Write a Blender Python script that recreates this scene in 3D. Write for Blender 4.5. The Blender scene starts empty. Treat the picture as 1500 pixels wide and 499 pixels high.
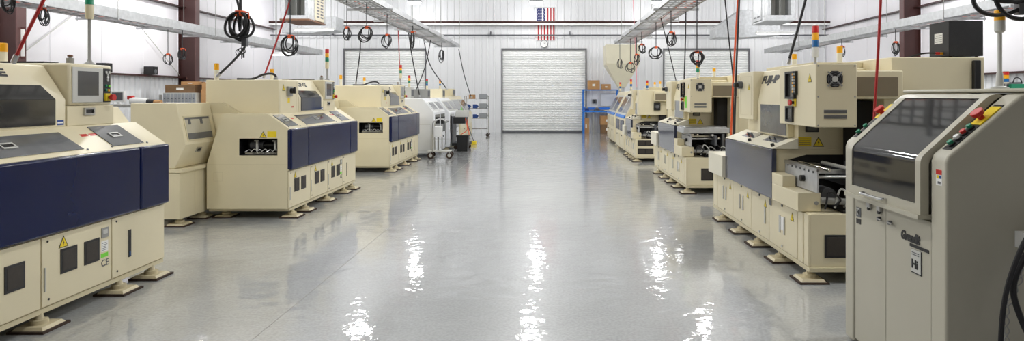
import bpy, bmesh, math, random
from mathutils import Vector, Matrix

random.seed(7)
SC = bpy.context.scene
COL = SC.collection

# ------------------------------------------------------------ camera, world, exposure
cam_data = bpy.data.cameras.new('camera')
cam_data.sensor_width = 36.0
cam_data.lens = 36.0 * 950.0 / 1500.0
cam_data.shift_x = -55.0 / 1500.0
cam_data.shift_y = -109.5 / 1500.0
cam_data.clip_end = 200
cam = bpy.data.objects.new('camera', cam_data)
COL.objects.link(cam)
cam.location = (0, 0, 1.63)
cam.rotation_euler = (math.pi / 2, 0, 0)
SC.camera = cam
W = bpy.data.worlds.new('world')
SC.world = W
W.use_nodes = True
W.node_tree.nodes['Background'].inputs[0].default_value = (0.8, 0.87, 1.0, 1)
W.node_tree.nodes['Background'].inputs[1].default_value = 0.3
SC.view_settings.view_transform = 'Standard'
SC.view_settings.look = 'None'
SC.view_settings.gamma = 1.0
SC.view_settings.use_curve_mapping = False
SC.view_settings.exposure = 0.24
SC.cycles.max_bounces = 7
SC.cycles.diffuse_bounces = 5
SC.cycles.caustics_reflective = False
SC.cycles.caustics_refractive = False
SC.cycles.sample_clamp_indirect = 6.0
LAMP_X = (-10.65, -5.6, -0.55, 4.5, 9.55)
LAMP_Y = (26.9, 19.0, 12.1, 4.7, -2.7)
LAMP_Z = 5.5
LAMP_W = 190.0
LAMP_ROW = (0.32, 0.95, 1.0, 0.75, 0.03)     # last row turned nearly off to keep the beige cabinet's near side dark
LAMP_COL = (0.985, 0.99, 1.0)

# ------------------------------------------------------------ materials
M = {}
def lin(c):
    return tuple((x / 12.92 if x <= 0.04045 else ((x + 0.055) / 1.055) ** 2.4) for x in [k / 255.0 for k in c]) + (1.0,)

def mat(name, rgb, rough=0.5, metal=0.0, var=0.06, scale=3.0, coat=0.0, bump=0.0, bscale=60.0, emit=0.0, alpha=1.0, trans=0.0, spec=0.5):
    m = bpy.data.materials.new(name)
    m.use_nodes = True
    nt = m.node_tree
    b = nt.nodes['Principled BSDF']
    c = lin(rgb)
    b.inputs['Roughness'].default_value = rough
    b.inputs['Metallic'].default_value = metal
    b.inputs['Coat Weight'].default_value = coat
    b.inputs['Coat Roughness'].default_value = 0.05
    b.inputs['Specular IOR Level'].default_value = spec
    b.inputs['Alpha'].default_value = alpha
    b.inputs['Transmission Weight'].default_value = trans
    tc = nt.nodes.new('ShaderNodeTexCoord')
    if var > 0:
        n = nt.nodes.new('ShaderNodeTexNoise')
        n.inputs['Scale'].default_value = scale
        n.inputs['Detail'].default_value = 4
        nt.links.new(tc.outputs['Object'], n.inputs['Vector'])
        r = nt.nodes.new('ShaderNodeValToRGB')
        r.color_ramp.elements[0].position = 0.3
        r.color_ramp.elements[1].position = 0.7
        r.color_ramp.elements[0].color = tuple(x * (1 - var) for x in c[:3]) + (1,)
        r.color_ramp.elements[1].color = tuple(min(1, x * (1 + var)) for x in c[:3]) + (1,)
        nt.links.new(n.outputs['Fac'], r.inputs['Fac'])
        nt.links.new(r.outputs['Color'], b.inputs['Base Color'])
    else:
        b.inputs['Base Color'].default_value = c
    if bump > 0:
        n2 = nt.nodes.new('ShaderNodeTexNoise')
        n2.inputs['Scale'].default_value = bscale
        n2.inputs['Detail'].default_value = 3
        nt.links.new(tc.outputs['Object'], n2.inputs['Vector'])
        bp = nt.nodes.new('ShaderNodeBump')
        bp.inputs['Strength'].default_value = bump
        bp.inputs['Distance'].default_value = 0.01
        nt.links.new(n2.outputs['Fac'], bp.inputs['Height'])
        nt.links.new(bp.outputs['Normal'], b.inputs['Normal'])
    if emit > 0:
        b.inputs['Emission Color'].default_value = c
        b.inputs['Emission Strength'].default_value = emit
    M[name] = m
    return m

mat('cream', (224, 214, 182), 0.38, var=0.03, scale=2)
mat('cream_dark', (208, 198, 165), 0.42, var=0.03, scale=2)
mat('cream_pale', (231, 226, 206), 0.4, var=0.03, scale=2)
mat('grey_cream', (184, 180, 163), 0.42, var=0.03, scale=2, bump=0.05, bscale=250)
mat('foot_paint', (203, 192, 160), 0.5, var=0.1, scale=9)
mat('navy', (5, 19, 62), 0.2, var=0.05, spec=0.32, coat=0.05, bump=0.035, bscale=3.0)
mat('slate', (48, 52, 72), 0.12, var=0.05, coat=0.6, bump=0.03, bscale=2.0)
mat('smoke', (50, 49, 48), 0.08, var=0.08, coat=0.5)
mat('smoke_pale', (92, 94, 97), 0.1, var=0.12, scale=6, coat=0.4)
mat('black', (22, 22, 23), 0.45, var=0.1)
mat('pink_cord', (226, 120, 136), 0.5, var=0.05)
mat('pane_pale', (192, 187, 168), 0.08, var=0.04, coat=0.4)
mat('frosted', (128, 117, 96), 0.35, var=0.06, scale=4, coat=0.2)
mat('rubber', (58, 42, 32), 0.8, var=0.15, scale=12)
mat('cable', (26, 26, 28), 0.5, var=0.1)
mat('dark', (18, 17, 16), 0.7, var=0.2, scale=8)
mat('vent', (52, 46, 40), 0.6, var=0.15, scale=30)
mat('grey', (150, 150, 146), 0.45, var=0.05)
mat('grey_light', (196, 196, 190), 0.4, var=0.04)
mat('grey_dark', (88, 90, 94), 0.45, var=0.06)
mat('screen', (70, 70, 68), 0.15, var=0.06, coat=0.5)
mat('steel', (190, 190, 190), 0.28, metal=0.9, var=0.08, scale=14)
mat('galv', (186, 188, 190), 0.4, metal=0.35, var=0.12, scale=10)
mat('chrome', (220, 220, 220), 0.12, metal=1.0, var=0.0)
mat('white', (232, 233, 232), 0.4, var=0.02)
mat('white_machine', (234, 236, 238), 0.35, var=0.02)
mat('red', (196, 34, 30), 0.35, var=0.05)
mat('red_hose', (172, 36, 34), 0.45, var=0.08)
mat('orange', (232, 92, 40), 0.5, var=0.08)
mat('amber', (244, 176, 30), 0.3, var=0.06)
mat('green', (22, 132, 96), 0.3, var=0.05)
mat('blue_lens', (24, 92, 150), 0.3, var=0.05)
mat('lens_clear', (212, 214, 214), 0.2, var=0.03)
mat('yellow', (236, 208, 40), 0.5, var=0.05, scale=20)
mat('green_tag', (120, 214, 60), 0.5, var=0.05)
mat('blue_paint', (30, 116, 208), 0.4, var=0.05)
mat('blue_bin', (32, 70, 140), 0.45, var=0.06)
mat('card', (184, 140, 92), 0.75, var=0.08, scale=8)
mat('card_dark', (120, 92, 62), 0.75, var=0.12, scale=8)
mat('maroon', (58, 29, 26), 0.5, var=0.1, scale=3)
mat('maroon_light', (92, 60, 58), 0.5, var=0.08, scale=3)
mat('wall', (229, 230, 232), 0.5, var=0.02, scale=0.6)
mat('vinyl', (241, 239, 243), 0.5, var=0.025, scale=0.8, bump=0.25, bscale=1.2)
mat('ceil', (214, 214, 212), 0.7, var=0.03, scale=0.5)
mat('slat', (244, 245, 244), 0.4, var=0.02, scale=1)
mat('frame_grey', (104, 104, 108), 0.5, var=0.05)
mat('beige_unit', (214, 204, 180), 0.5, var=0.04)
mat('hopper_paint', (226, 220, 196), 0.5, var=0.03)
mat('flag_red', (176, 44, 54), 0.8, var=0.08, scale=20)
mat('flag_white', (232, 230, 228), 0.8, var=0.03)
mat('flag_blue', (46, 54, 108), 0.8, var=0.08, scale=20)
mat('paper', (236, 236, 232), 0.6, var=0.03)
mat('brown_plate', (120, 84, 60), 0.6, var=0.1)
mat('box_black', (30, 30, 31), 0.55, var=0.12, scale=20, bump=0.2, bscale=160)
mat('bin_grey', (150, 154, 158), 0.45, var=0.05)
mat('lamp_lens', (255, 252, 245), 0.4, var=0, emit=22.0)
mat('tube_lens', (255, 255, 252), 0.4, var=0, emit=2.5)

# tinted window glass that still shows what is behind it
def glass(name, rgb, alpha):
    m = mat(name, rgb, 0.06, var=0, coat=0.3)
    m.node_tree.nodes['Principled BSDF'].inputs['Alpha'].default_value = alpha
glass('glass_smoke', (44, 44, 46), 0.86)
glass('glass_grey', (150, 154, 156), 0.62)

# polished epoxy floor with mica flakes
def floor_material():
    m = bpy.data.materials.new('epoxy_floor')
    m.use_nodes = True
    nt = m.node_tree
    b = nt.nodes['Principled BSDF']
    tc = nt.nodes.new('ShaderNodeTexCoord')
    big = nt.nodes.new('ShaderNodeTexNoise'); big.inputs['Scale'].default_value = 0.9; big.inputs['Detail'].default_value = 6
    fine = nt.nodes.new('ShaderNodeTexNoise'); fine.inputs['Scale'].default_value = 45; fine.inputs['Detail'].default_value = 5
    for n in (big, fine):
        nt.links.new(tc.outputs['Object'], n.inputs['Vector'])
    r1 = nt.nodes.new('ShaderNodeValToRGB')
    r1.color_ramp.elements[0].position = 0.3; r1.color_ramp.elements[1].position = 0.7
    r1.color_ramp.elements[0].color = lin((170, 173, 174)); r1.color_ramp.elements[1].color = lin((187, 190, 191))
    r2 = nt.nodes.new('ShaderNodeValToRGB')
    r2.color_ramp.elements[0].position = 0.36; r2.color_ramp.elements[1].position = 0.64
    r2.color_ramp.elements[0].color = (0.62, 0.62, 0.62, 1); r2.color_ramp.elements[1].color = (1.0, 1.0, 1.0, 1)
    nt.links.new(big.outputs['Fac'], r1.inputs['Fac'])
    nt.links.new(fine.outputs['Fac'], r2.inputs['Fac'])
    mx = nt.nodes.new('ShaderNodeMix'); mx.data_type = 'RGBA'; mx.blend_type = 'MULTIPLY'
    mx.inputs[0].default_value = 0.55
    nt.links.new(r1.outputs['Color'], mx.inputs[6]); nt.links.new(r2.outputs['Color'], mx.inputs[7])
    nt.links.new(mx.outputs[2], b.inputs['Base Color'])
    b.inputs['Roughness'].default_value = 0.35
    b.inputs['Coat Weight'].default_value = 1.0
    b.inputs['Coat Roughness'].default_value = 0.035
    b.inputs['Coat IOR'].default_value = 1.55
    wav = nt.nodes.new('ShaderNodeTexNoise'); wav.inputs['Scale'].default_value = 5.5; wav.inputs['Detail'].default_value = 2.5
    nt.links.new(tc.outputs['Object'], wav.inputs['Vector'])
    wav2 = nt.nodes.new('ShaderNodeTexNoise'); wav2.inputs['Scale'].default_value = 32; wav2.inputs['Detail'].default_value = 2
    nt.links.new(tc.outputs['Object'], wav2.inputs['Vector'])
    bp = nt.nodes.new('ShaderNodeBump'); bp.inputs['Strength'].default_value = 0.4; bp.inputs['Distance'].default_value = 0.014
    nt.links.new(wav.outputs['Fac'], bp.inputs['Height'])
    bp2 = nt.nodes.new('ShaderNodeBump'); bp2.inputs['Strength'].default_value = 0.15; bp2.inputs['Distance'].default_value = 0.003
    nt.links.new(wav2.outputs['Fac'], bp2.inputs['Height'])
    nt.links.new(bp.outputs['Normal'], bp2.inputs['Normal'])
    nt.links.new(bp2.outputs['Normal'], b.inputs['Coat Normal'])
    M['floor'] = m
floor_material()

# ------------------------------------------------------------ mesh helpers
X, Y, Z = Vector((1, 0, 0)), Vector((0, 1, 0)), Vector((0, 0, 1))

class FR:
    """a face frame: a along r, b along u, d outward along n"""
    def __init__(s, o, r, u):
        s.o = Vector(o); s.r = Vector(r).normalized(); s.u = Vector(u).normalized(); s.n = s.r.cross(s.u)
    def p(s, a, b, d=0.0):
        return s.o + s.r * a + s.u * b + s.n * d

class MB:
    def __init__(s):
        s.v = []; s.f = []; s.fm = []; s.mats = []
    def mi(s, m):
        if m not in s.mats: s.mats.append(m)
        return s.mats.index(m)
    def add(s, vs, fs, m):
        k = len(s.v); i = s.mi(m)
        s.v += [tuple(p) for p in vs]
        for f in fs:
            s.f.append([k + j for j in f]); s.fm.append(i)
        return s
    def hexa(s, lo, hi, m):
        n = len(lo)
        fs = [list(range(n))[::-1], list(range(n, 2 * n))]
        for i in range(n):
            j = (i + 1) % n
            fs.append([i, j, n + j, n + i])
        return s.add(list(lo) + list(hi), fs, m)
    def box(s, x0, x1, y0, y1, z0, z1, m):
        return s.hexa([(x0, y0, z0), (x1, y0, z0), (x1, y1, z0), (x0, y1, z0)],
                      [(x0, y0, z1), (x1, y0, z1), (x1, y1, z1), (x0, y1, z1)], m)
    def prism(s, ax, pts, a0, a1, m):
        f = {'y': lambda p, a: (p[0], a, p[1]), 'x': lambda p, a: (a, p[0], p[1]), 'z': lambda p, a: (p[0], p[1], a)}[ax]
        return s.hexa([f(p, a0) for p in pts], [f(p, a1) for p in pts], m)
    def fbox(s, fr, a0, a1, b0, b1, d0, d1, m):
        q = [(a0, b0), (a1, b0), (a1, b1), (a0, b1)]
        return s.hexa([fr.p(a, b, d0) for a, b in q], [fr.p(a, b, d1) for a, b in q], m)
    def fpoly(s, fr, pts, d0, d1, m):
        return s.hexa([fr.p(a, b, d0) for a, b in pts], [fr.p(a, b, d1) for a, b in pts], m)
    def fring(s, fr, a0, a1, b0, b1, w, d0, d1, m):
        s.fbox(fr, a0, a1, b0, b0 + w, d0, d1, m); s.fbox(fr, a0, a1, b1 - w, b1, d0, d1, m)
        s.fbox(fr, a0, a0 + w, b0 + w, b1 - w, d0, d1, m); s.fbox(fr, a1 - w, a1, b0 + w, b1 - w, d0, d1, m)
        return s
    def fcyl(s, fr, a, b, d0, d1, r0, m, r1=None, n=14):
        return s.cyl(fr.p(a, b, d0), fr.p(a, b, d1), r0, r1 if r1 is not None else r0, m, n)
    def cyl(s, p0, p1, r0, r1, m, n=14):
        p0, p1 = Vector(p0), Vector(p1)
        t = (p1 - p0).normalized()
        e = t.orthogonal().normalized(); g = t.cross(e)
        lo = [p0 + (e * math.cos(2 * math.pi * i / n) + g * math.sin(2 * math.pi * i / n)) * r0 for i in range(n)]
        hi = [p1 + (e * math.cos(2 * math.pi * i / n) + g * math.sin(2 * math.pi * i / n)) * r1 for i in range(n)]
        return s.hexa(lo, hi, m)
    def lathe(s, c, prof, m, n=20):
        c = Vector(c); vs = []; fs = []
        for r, z in prof:
            for i in range(n):
                a = 2 * math.pi * i / n
                vs.append(c + Vector((math.cos(a) * r, math.sin(a) * r, z)))
        for k in range(len(prof) - 1):
            for i in range(n):
                j = (i + 1) % n
                fs.append([k * n + i, k * n + j, (k + 1) * n + j, (k + 1) * n + i])
        fs.append(list(range(n))[::-1]); fs.append([(len(prof) - 1) * n + i for i in range(n)])
        return s.add(vs, fs, m)
    def tube(s, pts, r, m, n=7):
        pts = [Vector(p) for p in pts]
        vs = []; fs = []
        t0 = (pts[1] - pts[0]).normalized()
        e = t0.orthogonal().normalized()
        for i, p in enumerate(pts):
            t = (pts[min(i + 1, len(pts) - 1)] - pts[max(i - 1, 0)]).normalized()
            e = (e - t * e.dot(t)).normalized(); g = t.cross(e)
            for k in range(n):
                a = 2 * math.pi * k / n
                vs.append(p + (e * math.cos(a) + g * math.sin(a)) * r)
        for i in range(len(pts) - 1):
            for k in range(n):
                j = (k + 1) % n
                fs.append([i * n + k, i * n + j, (i + 1) * n + j, (i + 1) * n + k])
        fs.append(list(range(n))[::-1]); fs.append([(len(pts) - 1) * n + k for k in range(n)])
        return s.add(vs, fs, m)
    def build(s, name, parent=None, bevel=0.0, seg=2, smooth=True):
        me = bpy.data.meshes.new(name)
        me.from_pydata(s.v, [], s.f)
        for m in s.mats: me.materials.append(M[m])
        for p, i in zip(me.polygons, s.fm): p.material_index = i
        bm = bmesh.new(); bm.from_mesh(me)
        bmesh.ops.recalc_face_normals(bm, faces=bm.faces)
        bm.to_mesh(me); bm.free()
        if smooth:
            me.shade_smooth(); me.set_sharp_from_angle(angle=math.radians(35))
        o = bpy.data.objects.new(name, me)
        COL.objects.link(o)
        if parent is not None: o.parent = parent
        if bevel > 0:
            b = o.modifiers.new('bevel', 'BEVEL'); b.width = bevel; b.segments = seg
            b.limit_method = 'ANGLE'; b.angle_limit = math.radians(40)
            b.harden_normals = False
        return o

def spline(pts, n=8):
    """Catmull-Rom through the points"""
    P = [Vector(p) for p in pts]
    P = [P[0] * 2 - P[1]] + P + [P[-1] * 2 - P[-2]]
    out = []
    for i in range(1, len(P) - 2):
        a, b, c, d = P[i - 1:i + 3]
        for k in range(n):
            t = k / n
            out.append(0.5 * ((2 * b) + (c - a) * t + (2 * a - 5 * b + 4 * c - d) * t * t + (3 * b - a - 3 * c + d) * t ** 3))
    out.append(P[-2])
    return out

def thing(name, label, cat, loc=(0, 0, 0), rz=0.0, group=None):
    o = bpy.data.objects.new(name, None)
    COL.objects.link(o)
    o.empty_display_size = 0.2
    o.location = loc; o.rotation_euler = (0, 0, rz)
    tag(o, label, cat, group)
    return o
def tag(o, label, cat, group=None, kind=None):
    o['label'] = label; o['category'] = cat
    if group: o['group'] = group
    if kind: o['kind'] = kind
    return o
def struct(o, label=None, cat=None):
    o['kind'] = 'structure'
    if label: o['label'] = label
    if cat: o['category'] = cat
    return o

def lettering(text, fr, a, b, size, m, parent, name='lettering', d=0.002, bold=0.0, width=None, shear=0.0):
    cu = bpy.data.curves.new('t', 'FONT')
    cu.body = text; cu.size = size; cu.extrude = 0.0015; cu.offset = bold; cu.shear = shear
    ob = bpy.data.objects.new('t', cu)
    COL.objects.link(ob)
    me = bpy.data.meshes.new_from_object(ob)
    bpy.data.objects.remove(ob); bpy.data.curves.remove(cu)
    xs = [v.co.x for v in me.vertices]
    k = 1.0
    if width: k = width / (max(xs) - min(xs))
    x0 = min(xs)
    for v in me.vertices:
        v.co = fr.p(a + (v.co.x - x0) * k, b + v.co.y, d + v.co.z)
    me.name = name
    me.materials.clear(); me.materials.append(M[m])
    o = bpy.data.objects.new(name, me)
    COL.objects.link(o)
    if parent is not None: o.parent = parent
    return o

def triangle_sign(fr, a, b, w, parent, d=0.001):
    """yellow warning triangle with a black border and a black bolt; (a, b) bottom centre"""
    h = w * 0.9
    mb = MB()
    mb.fpoly(fr, [(a - w / 2, b), (a + w / 2, b), (a, b + h)], d, d + 0.001, 'black')
    k = 0.8
    mb.fpoly(fr, [(a - w / 2 * k, b + h * 0.06), (a + w / 2 * k, b + h * 0.06), (a, b + h * 0.86)], d + 0.001, d + 0.0018, 'yellow')
    mb.fpoly(fr, [(a + .02 * w, b + h * .64), (a - .07 * w, b + h * .36), (a + .0 * w, b + h * .36), (a - .03 * w, b + h * .13), (a + .08 * w, b + h * .44), (a + .01 * w, b + h * .44)], d + 0.0018, d + 0.0024, 'black')
    return mb.build('warning_label', parent, smooth=False)

def signal_tower(parent, x, y, z0, zt, order, r=0.032, housing='cream', seg=0.07, hh=0.12):
    """pole with a stack of coloured lenses, ordered from the top down"""
    mb = MB()
    zb = zt - 0.015 - seg * len(order) - hh
    mb.lathe((x, y, z0), [(0.045, 0), (0.045, 0.012), (0.022, 0.03), (0.013, 0.05), (0.013, zb - z0)], 'grey', 12)
    mb.lathe((x, y, zb), [(r * 0.8, 0), (r, 0.02), (r, hh)], housing, 14)
    root = mb.build('signal_tower', parent)
    z = zt - 0.015
    MB().lathe((x, y, z), [(r, 0), (r, 0.008), (r * 0.5, 0.015)], 'grey_light', 14).build('cap', root)
    for c in order:
        MB().lathe((x, y, z - seg), [(r, 0.002), (r, seg - 0.004), (r * 0.94, seg)], c, 14).build('lens', root)
        z -= seg
    return root

def beacon(parent, x, y, z0, h=0.23, r=0.03):
    b = MB().lathe((x, y, z0), [(r, 0), (r, h * 0.6)], 'cream_pale', 14).build('beacon', parent)
    MB().lathe((x, y, z0 + h * 0.6), [(r * 1.05, 0), (r * 1.05, h * 0.37), (r * 0.8, h * 0.4)], 'amber', 14).build('amber_lens', b)
    return b

def foot(parent, x, y, s=0.215):
    h = s / 2
    mb = MB()
    mb.box(x - h - .02, x + h + .02, y - h - .02, y + h + .02, 0, 0.016, 'rubber')
    mb.hexa([(x - h, y - h, .016), (x + h, y - h, .016), (x + h, y + h, .016), (x - h, y + h, .016)], [(x - h + .018, y - h + .018, .036), (x + h - .018, y - h + .018, .036), (x + h - .018, y + h - .018, .036), (x - h + .018, y + h - .018, .036)], 'foot_paint')
    mb.lathe((x, y, 0.034), [(0.055, 0), (0.055, 0.03), (0.03, 0.033), (0.022, 0.075)], 'foot_paint', 12)
    return mb.build('levelling_foot', parent)

# ------------------------------------------------------------ the room
XW, Y0, Y1, ZC = 12.3, -7.2, 28.8, 7.0
mb = MB(); mb.box(-XW - .2, XW + .2, Y0 - .2, Y1 + .2, -0.2, 0.0, 'floor')
struct(mb.build('floor'), 'pale grey polished epoxy floor with mica flakes', 'floor')
mb = MB(); mb.box(-XW - .2, XW + .2, Y0 - .2, Y1 + .2, ZC, ZC + .2, 'ceil')
struct(mb.build('ceiling'))
# saw-cut joint in the slab, on the left half of the aisle
mb = MB(); mb.box(-1.99, -1.984, Y0, Y1, 0.0002, 0.0012, 'grey')
struct(mb.build('trim_1'))

DOORS = [(-9.12, -5.50), (-2.11, 1.62), (5.06, 8.86)]
DH = 3.68
def ribs(mb, x0, x1, z0, z1, y, step=0.305):
    k = math.ceil(x0 / step)
    while k * step < x1 - .02:
        x = k * step
        mb.prism('z', [(x - .04, y), (x - .028, y - .05), (x + .028, y - .05), (x + .04, y)], z0, z1, 'wall')
        k += 1
mb = MB()
xs = [-XW] + [q for d in DOORS for q in d] + [XW]
for i in range(0, len(xs), 2):
    mb.box(xs[i], xs[i + 1], Y1, Y1 + .15, 0, DH, 'wall'); ribs(mb, xs[i], xs[i + 1], 0, DH, Y1)
mb.box(-XW, XW, Y1, Y1 + .15, DH, ZC, 'wall'); ribs(mb, -XW, XW, DH, ZC, Y1)
struct(mb.build('wall_back', smooth=False), 'white ribbed metal wall at the far end', 'wall')
for sx, nm in ((-1, 'left'), (1, 'right')):
    mb = MB()
    a, b = sorted((sx * XW, sx * (XW + .15)))
    mb.box(a, b, Y0, Y1, 0, 2.27, 'wall'); mb.box(a, b, Y0, Y1, 2.27, ZC, 'vinyl')
    y = Y0
    while y < Y1:       # ribbed wainscot
        x = sx * XW; e = -sx * .045
        mb.hexa([(x, y, 0), (x + e, y + .015, 0), (x + e, y + .045, 0), (x, y + .06, 0)],
                [(x, y, 2.22), (x + e, y + .015, 2.22), (x + e, y + .045, 2.22), (x, y + .06, 2.22)], 'wall')
        y += .24
    y = Y0 + 1.2
    while y < Y1:       # taped seams of the insulation blanket
        a, b = sorted((sx * XW, sx * (XW - .012)))
        mb.box(a, b, y, y + .05, 2.34, ZC, 'vinyl'); y += 1.83
    struct(mb.build('wall_' + nm, smooth=False), 'white insulated side wall with ribbed wainscot', 'wall')
    g = MB(); a, b = sorted((sx * XW, sx * (XW - .2)))
    g.box(a, b, Y0, Y1, 2.235, 2.262, 'maroon'); a, b = sorted((sx * (XW - .17), sx * (XW - .2)))
    g.box(a, b, Y0, Y1, 2.205, 2.235, 'maroon')
    a, b = sorted((sx * XW, sx * (XW - .2)))
    g.box(a, b, Y0, Y1, 4.55, 4.58, 'maroon')
    struct(g.build('trim_girt_' + nm, smooth=False), 'dark red steel girt along the side wall', 'trim')
    for i, yc in enumerate((0.0, 7.2, 14.4, 21.6)):
        c = MB(); x0, x1 = sorted((sx * XW, sx * (XW - .55)))
        c.box(x0, x1, yc - .012, yc + .012, 0, ZC, 'maroon')
        for xa in (sx * (XW - .01), sx * (XW - .565)):
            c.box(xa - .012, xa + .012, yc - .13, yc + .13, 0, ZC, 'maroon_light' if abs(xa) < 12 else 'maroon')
        if i == 2 and sx < 0:
            c.box(-11.75, -11.62, yc - .018, yc - .0125, 2.45, 3.15, 'maroon_light'); c.box(-11.735, -11.635, yc - .02, yc - .018, 2.5, 3.1, 'paper')
        struct(c.build('column_%s_%d' % (nm, i + 1), smooth=False), 'dark red steel I-beam column against the side wall', 'column')
    r = MB()            # wind bracing rods between the columns
    for ya, yb in ((14.6, 21.4), (7.4, 14.2)):
        r.tube([(sx * (XW - .06), ya, 2.3), (sx * (XW - .06), yb, 6.9)], .012, 'grey_light', 6)
        r.tube([(sx * (XW - .09), yb, 2.3), (sx * (XW - .09), ya, 6.9)], .012, 'grey_light', 6)
    struct(r.build('trim_bracing_' + nm), 'thin diagonal bracing rod on the side wall', 'trim')
mb = MB(); mb.box(-XW, XW, Y0 - .15, Y0, 0, ZC, 'maroon'); struct(mb.build('wall_front'))  # unseen end wall, coloured dark to cut bounce light on the beige cabinet's side

# the three roller doors
for i, (x0, x1) in enumerate(DOORS):
    mb = MB()
    z = 0.0; n = 0
    p = 0.0762
    while z < DH - .01:
        za, zb = z, min(z + p, DH)
        h = zb - za
        yb = Y1 + .03
        mb.prism('x', [(yb + .01, za), (yb - .012, za + h * .06), (yb - .034, za + h * .34), (yb - .036, za + h * .6), (yb - .008, za + h), (yb + .02, zb), (yb + .02, za)], x0 + .02, x1 - .02, 'slat')
        z += p
    d = mb.build('door_%d' % (i + 1), smooth=False)
    struct(d, 'white slatted roller door in the far wall, ' + ('behind the left machine row', 'under the flag and clock', 'behind the right machine row')[i], 'door')
    f = MB()
    f.box(x0 - .03, x0 + .03, Y1 - .07, Y1 + .03, 0, DH + .05, 'frame_grey')
    f.box(x1 - .03, x1 + .03, Y1 - .07, Y1 + .03, 0, DH + .05, 'frame_grey')
    f.box(x0 + .03, x1 - .03, Y1 - .07, Y1 + .03, DH - .02, DH + .05, 'frame_grey')
    f.build('door_frame', d, smooth=False)
    f = MB(); f.box(x0 + .03, x1 - .03, Y1 - .03, Y1 + .02, 0.0, .06, 'grey_dark'); f.build('bottom_bar', d)

# girt pipe and conduit that cross in front of the far wall
mb = MB()
mb.tube([(-XW, 28.45, 4.86), (XW, 28.45, 4.86)], .05, 'maroon', 10)
mb.box(-XW, XW, 28.4, 28.5, 4.72, 4.8, 'white')
struct(mb.build('trim_pipe'), 'dark red pipe above a white rail across the far wall', 'trim')
mb = MB(); mb.tube([(-XW, 28.6, 4.3), (XW, 28.6, 4.3)], .026, 'grey_dark', 8)
for x in (-9.6, -6, -2.6, 0.9, 4.4, 7.9):
    mb.box(x - .02, x + .02, 28.6, 28.8, 4.28, 4.46, 'grey_dark')
struct(mb.build('trim_conduit'), 'thin grey conduit clipped across the far wall', 'trim')

# ------------------------------------------------------------ high-bay lamps
k = 0
for j, ly in enumerate(LAMP_Y):
    for i, lx in enumerate(LAMP_X):
        place = ('along the left wall', 'over the left machines', 'over the aisle', 'over the right machines', 'along the right wall')[i]
        row = ('closest to the far wall', 'second row from the far wall', 'third row from the far wall', 'over the nearest machines', 'behind the viewpoint')[j]
        t = thing('high_bay_lamp', 'round high-bay lamp ' + place + ', ' + row, 'ceiling lamp', (lx, ly, LAMP_Z), 0, 'high-bay ceiling lamps')
        s = MB(); s.lathe((0, 0, 0), [(.30, 0), (.31, .02), (.22, .16), (.10, .24), (.08, .42), (.03, .44)], 'galv', 20); s.build('lamp_housing', t)
        s = MB(); s.lathe((0, 0, 0), [(.24, -.05), (.27, -.01), (.27, 0)], 'lamp_lens', 20); s.build('lens', t)
        s = MB(); s.cyl((0, 0, .44), (0, 0, ZC - LAMP_Z), .012, .012, 'grey', 8); s.build('hanger_rod', t)
        ld = bpy.data.lights.new('lamp_light', 'POINT'); ld.shadow_soft_size = .17
        ld.energy = LAMP_W * LAMP_ROW[j]; ld.color = LAMP_COL
        lo = bpy.data.objects.new('lamp_light', ld); COL.objects.link(lo); lo.parent = t; lo.location = (0, 0, -.235)

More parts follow.
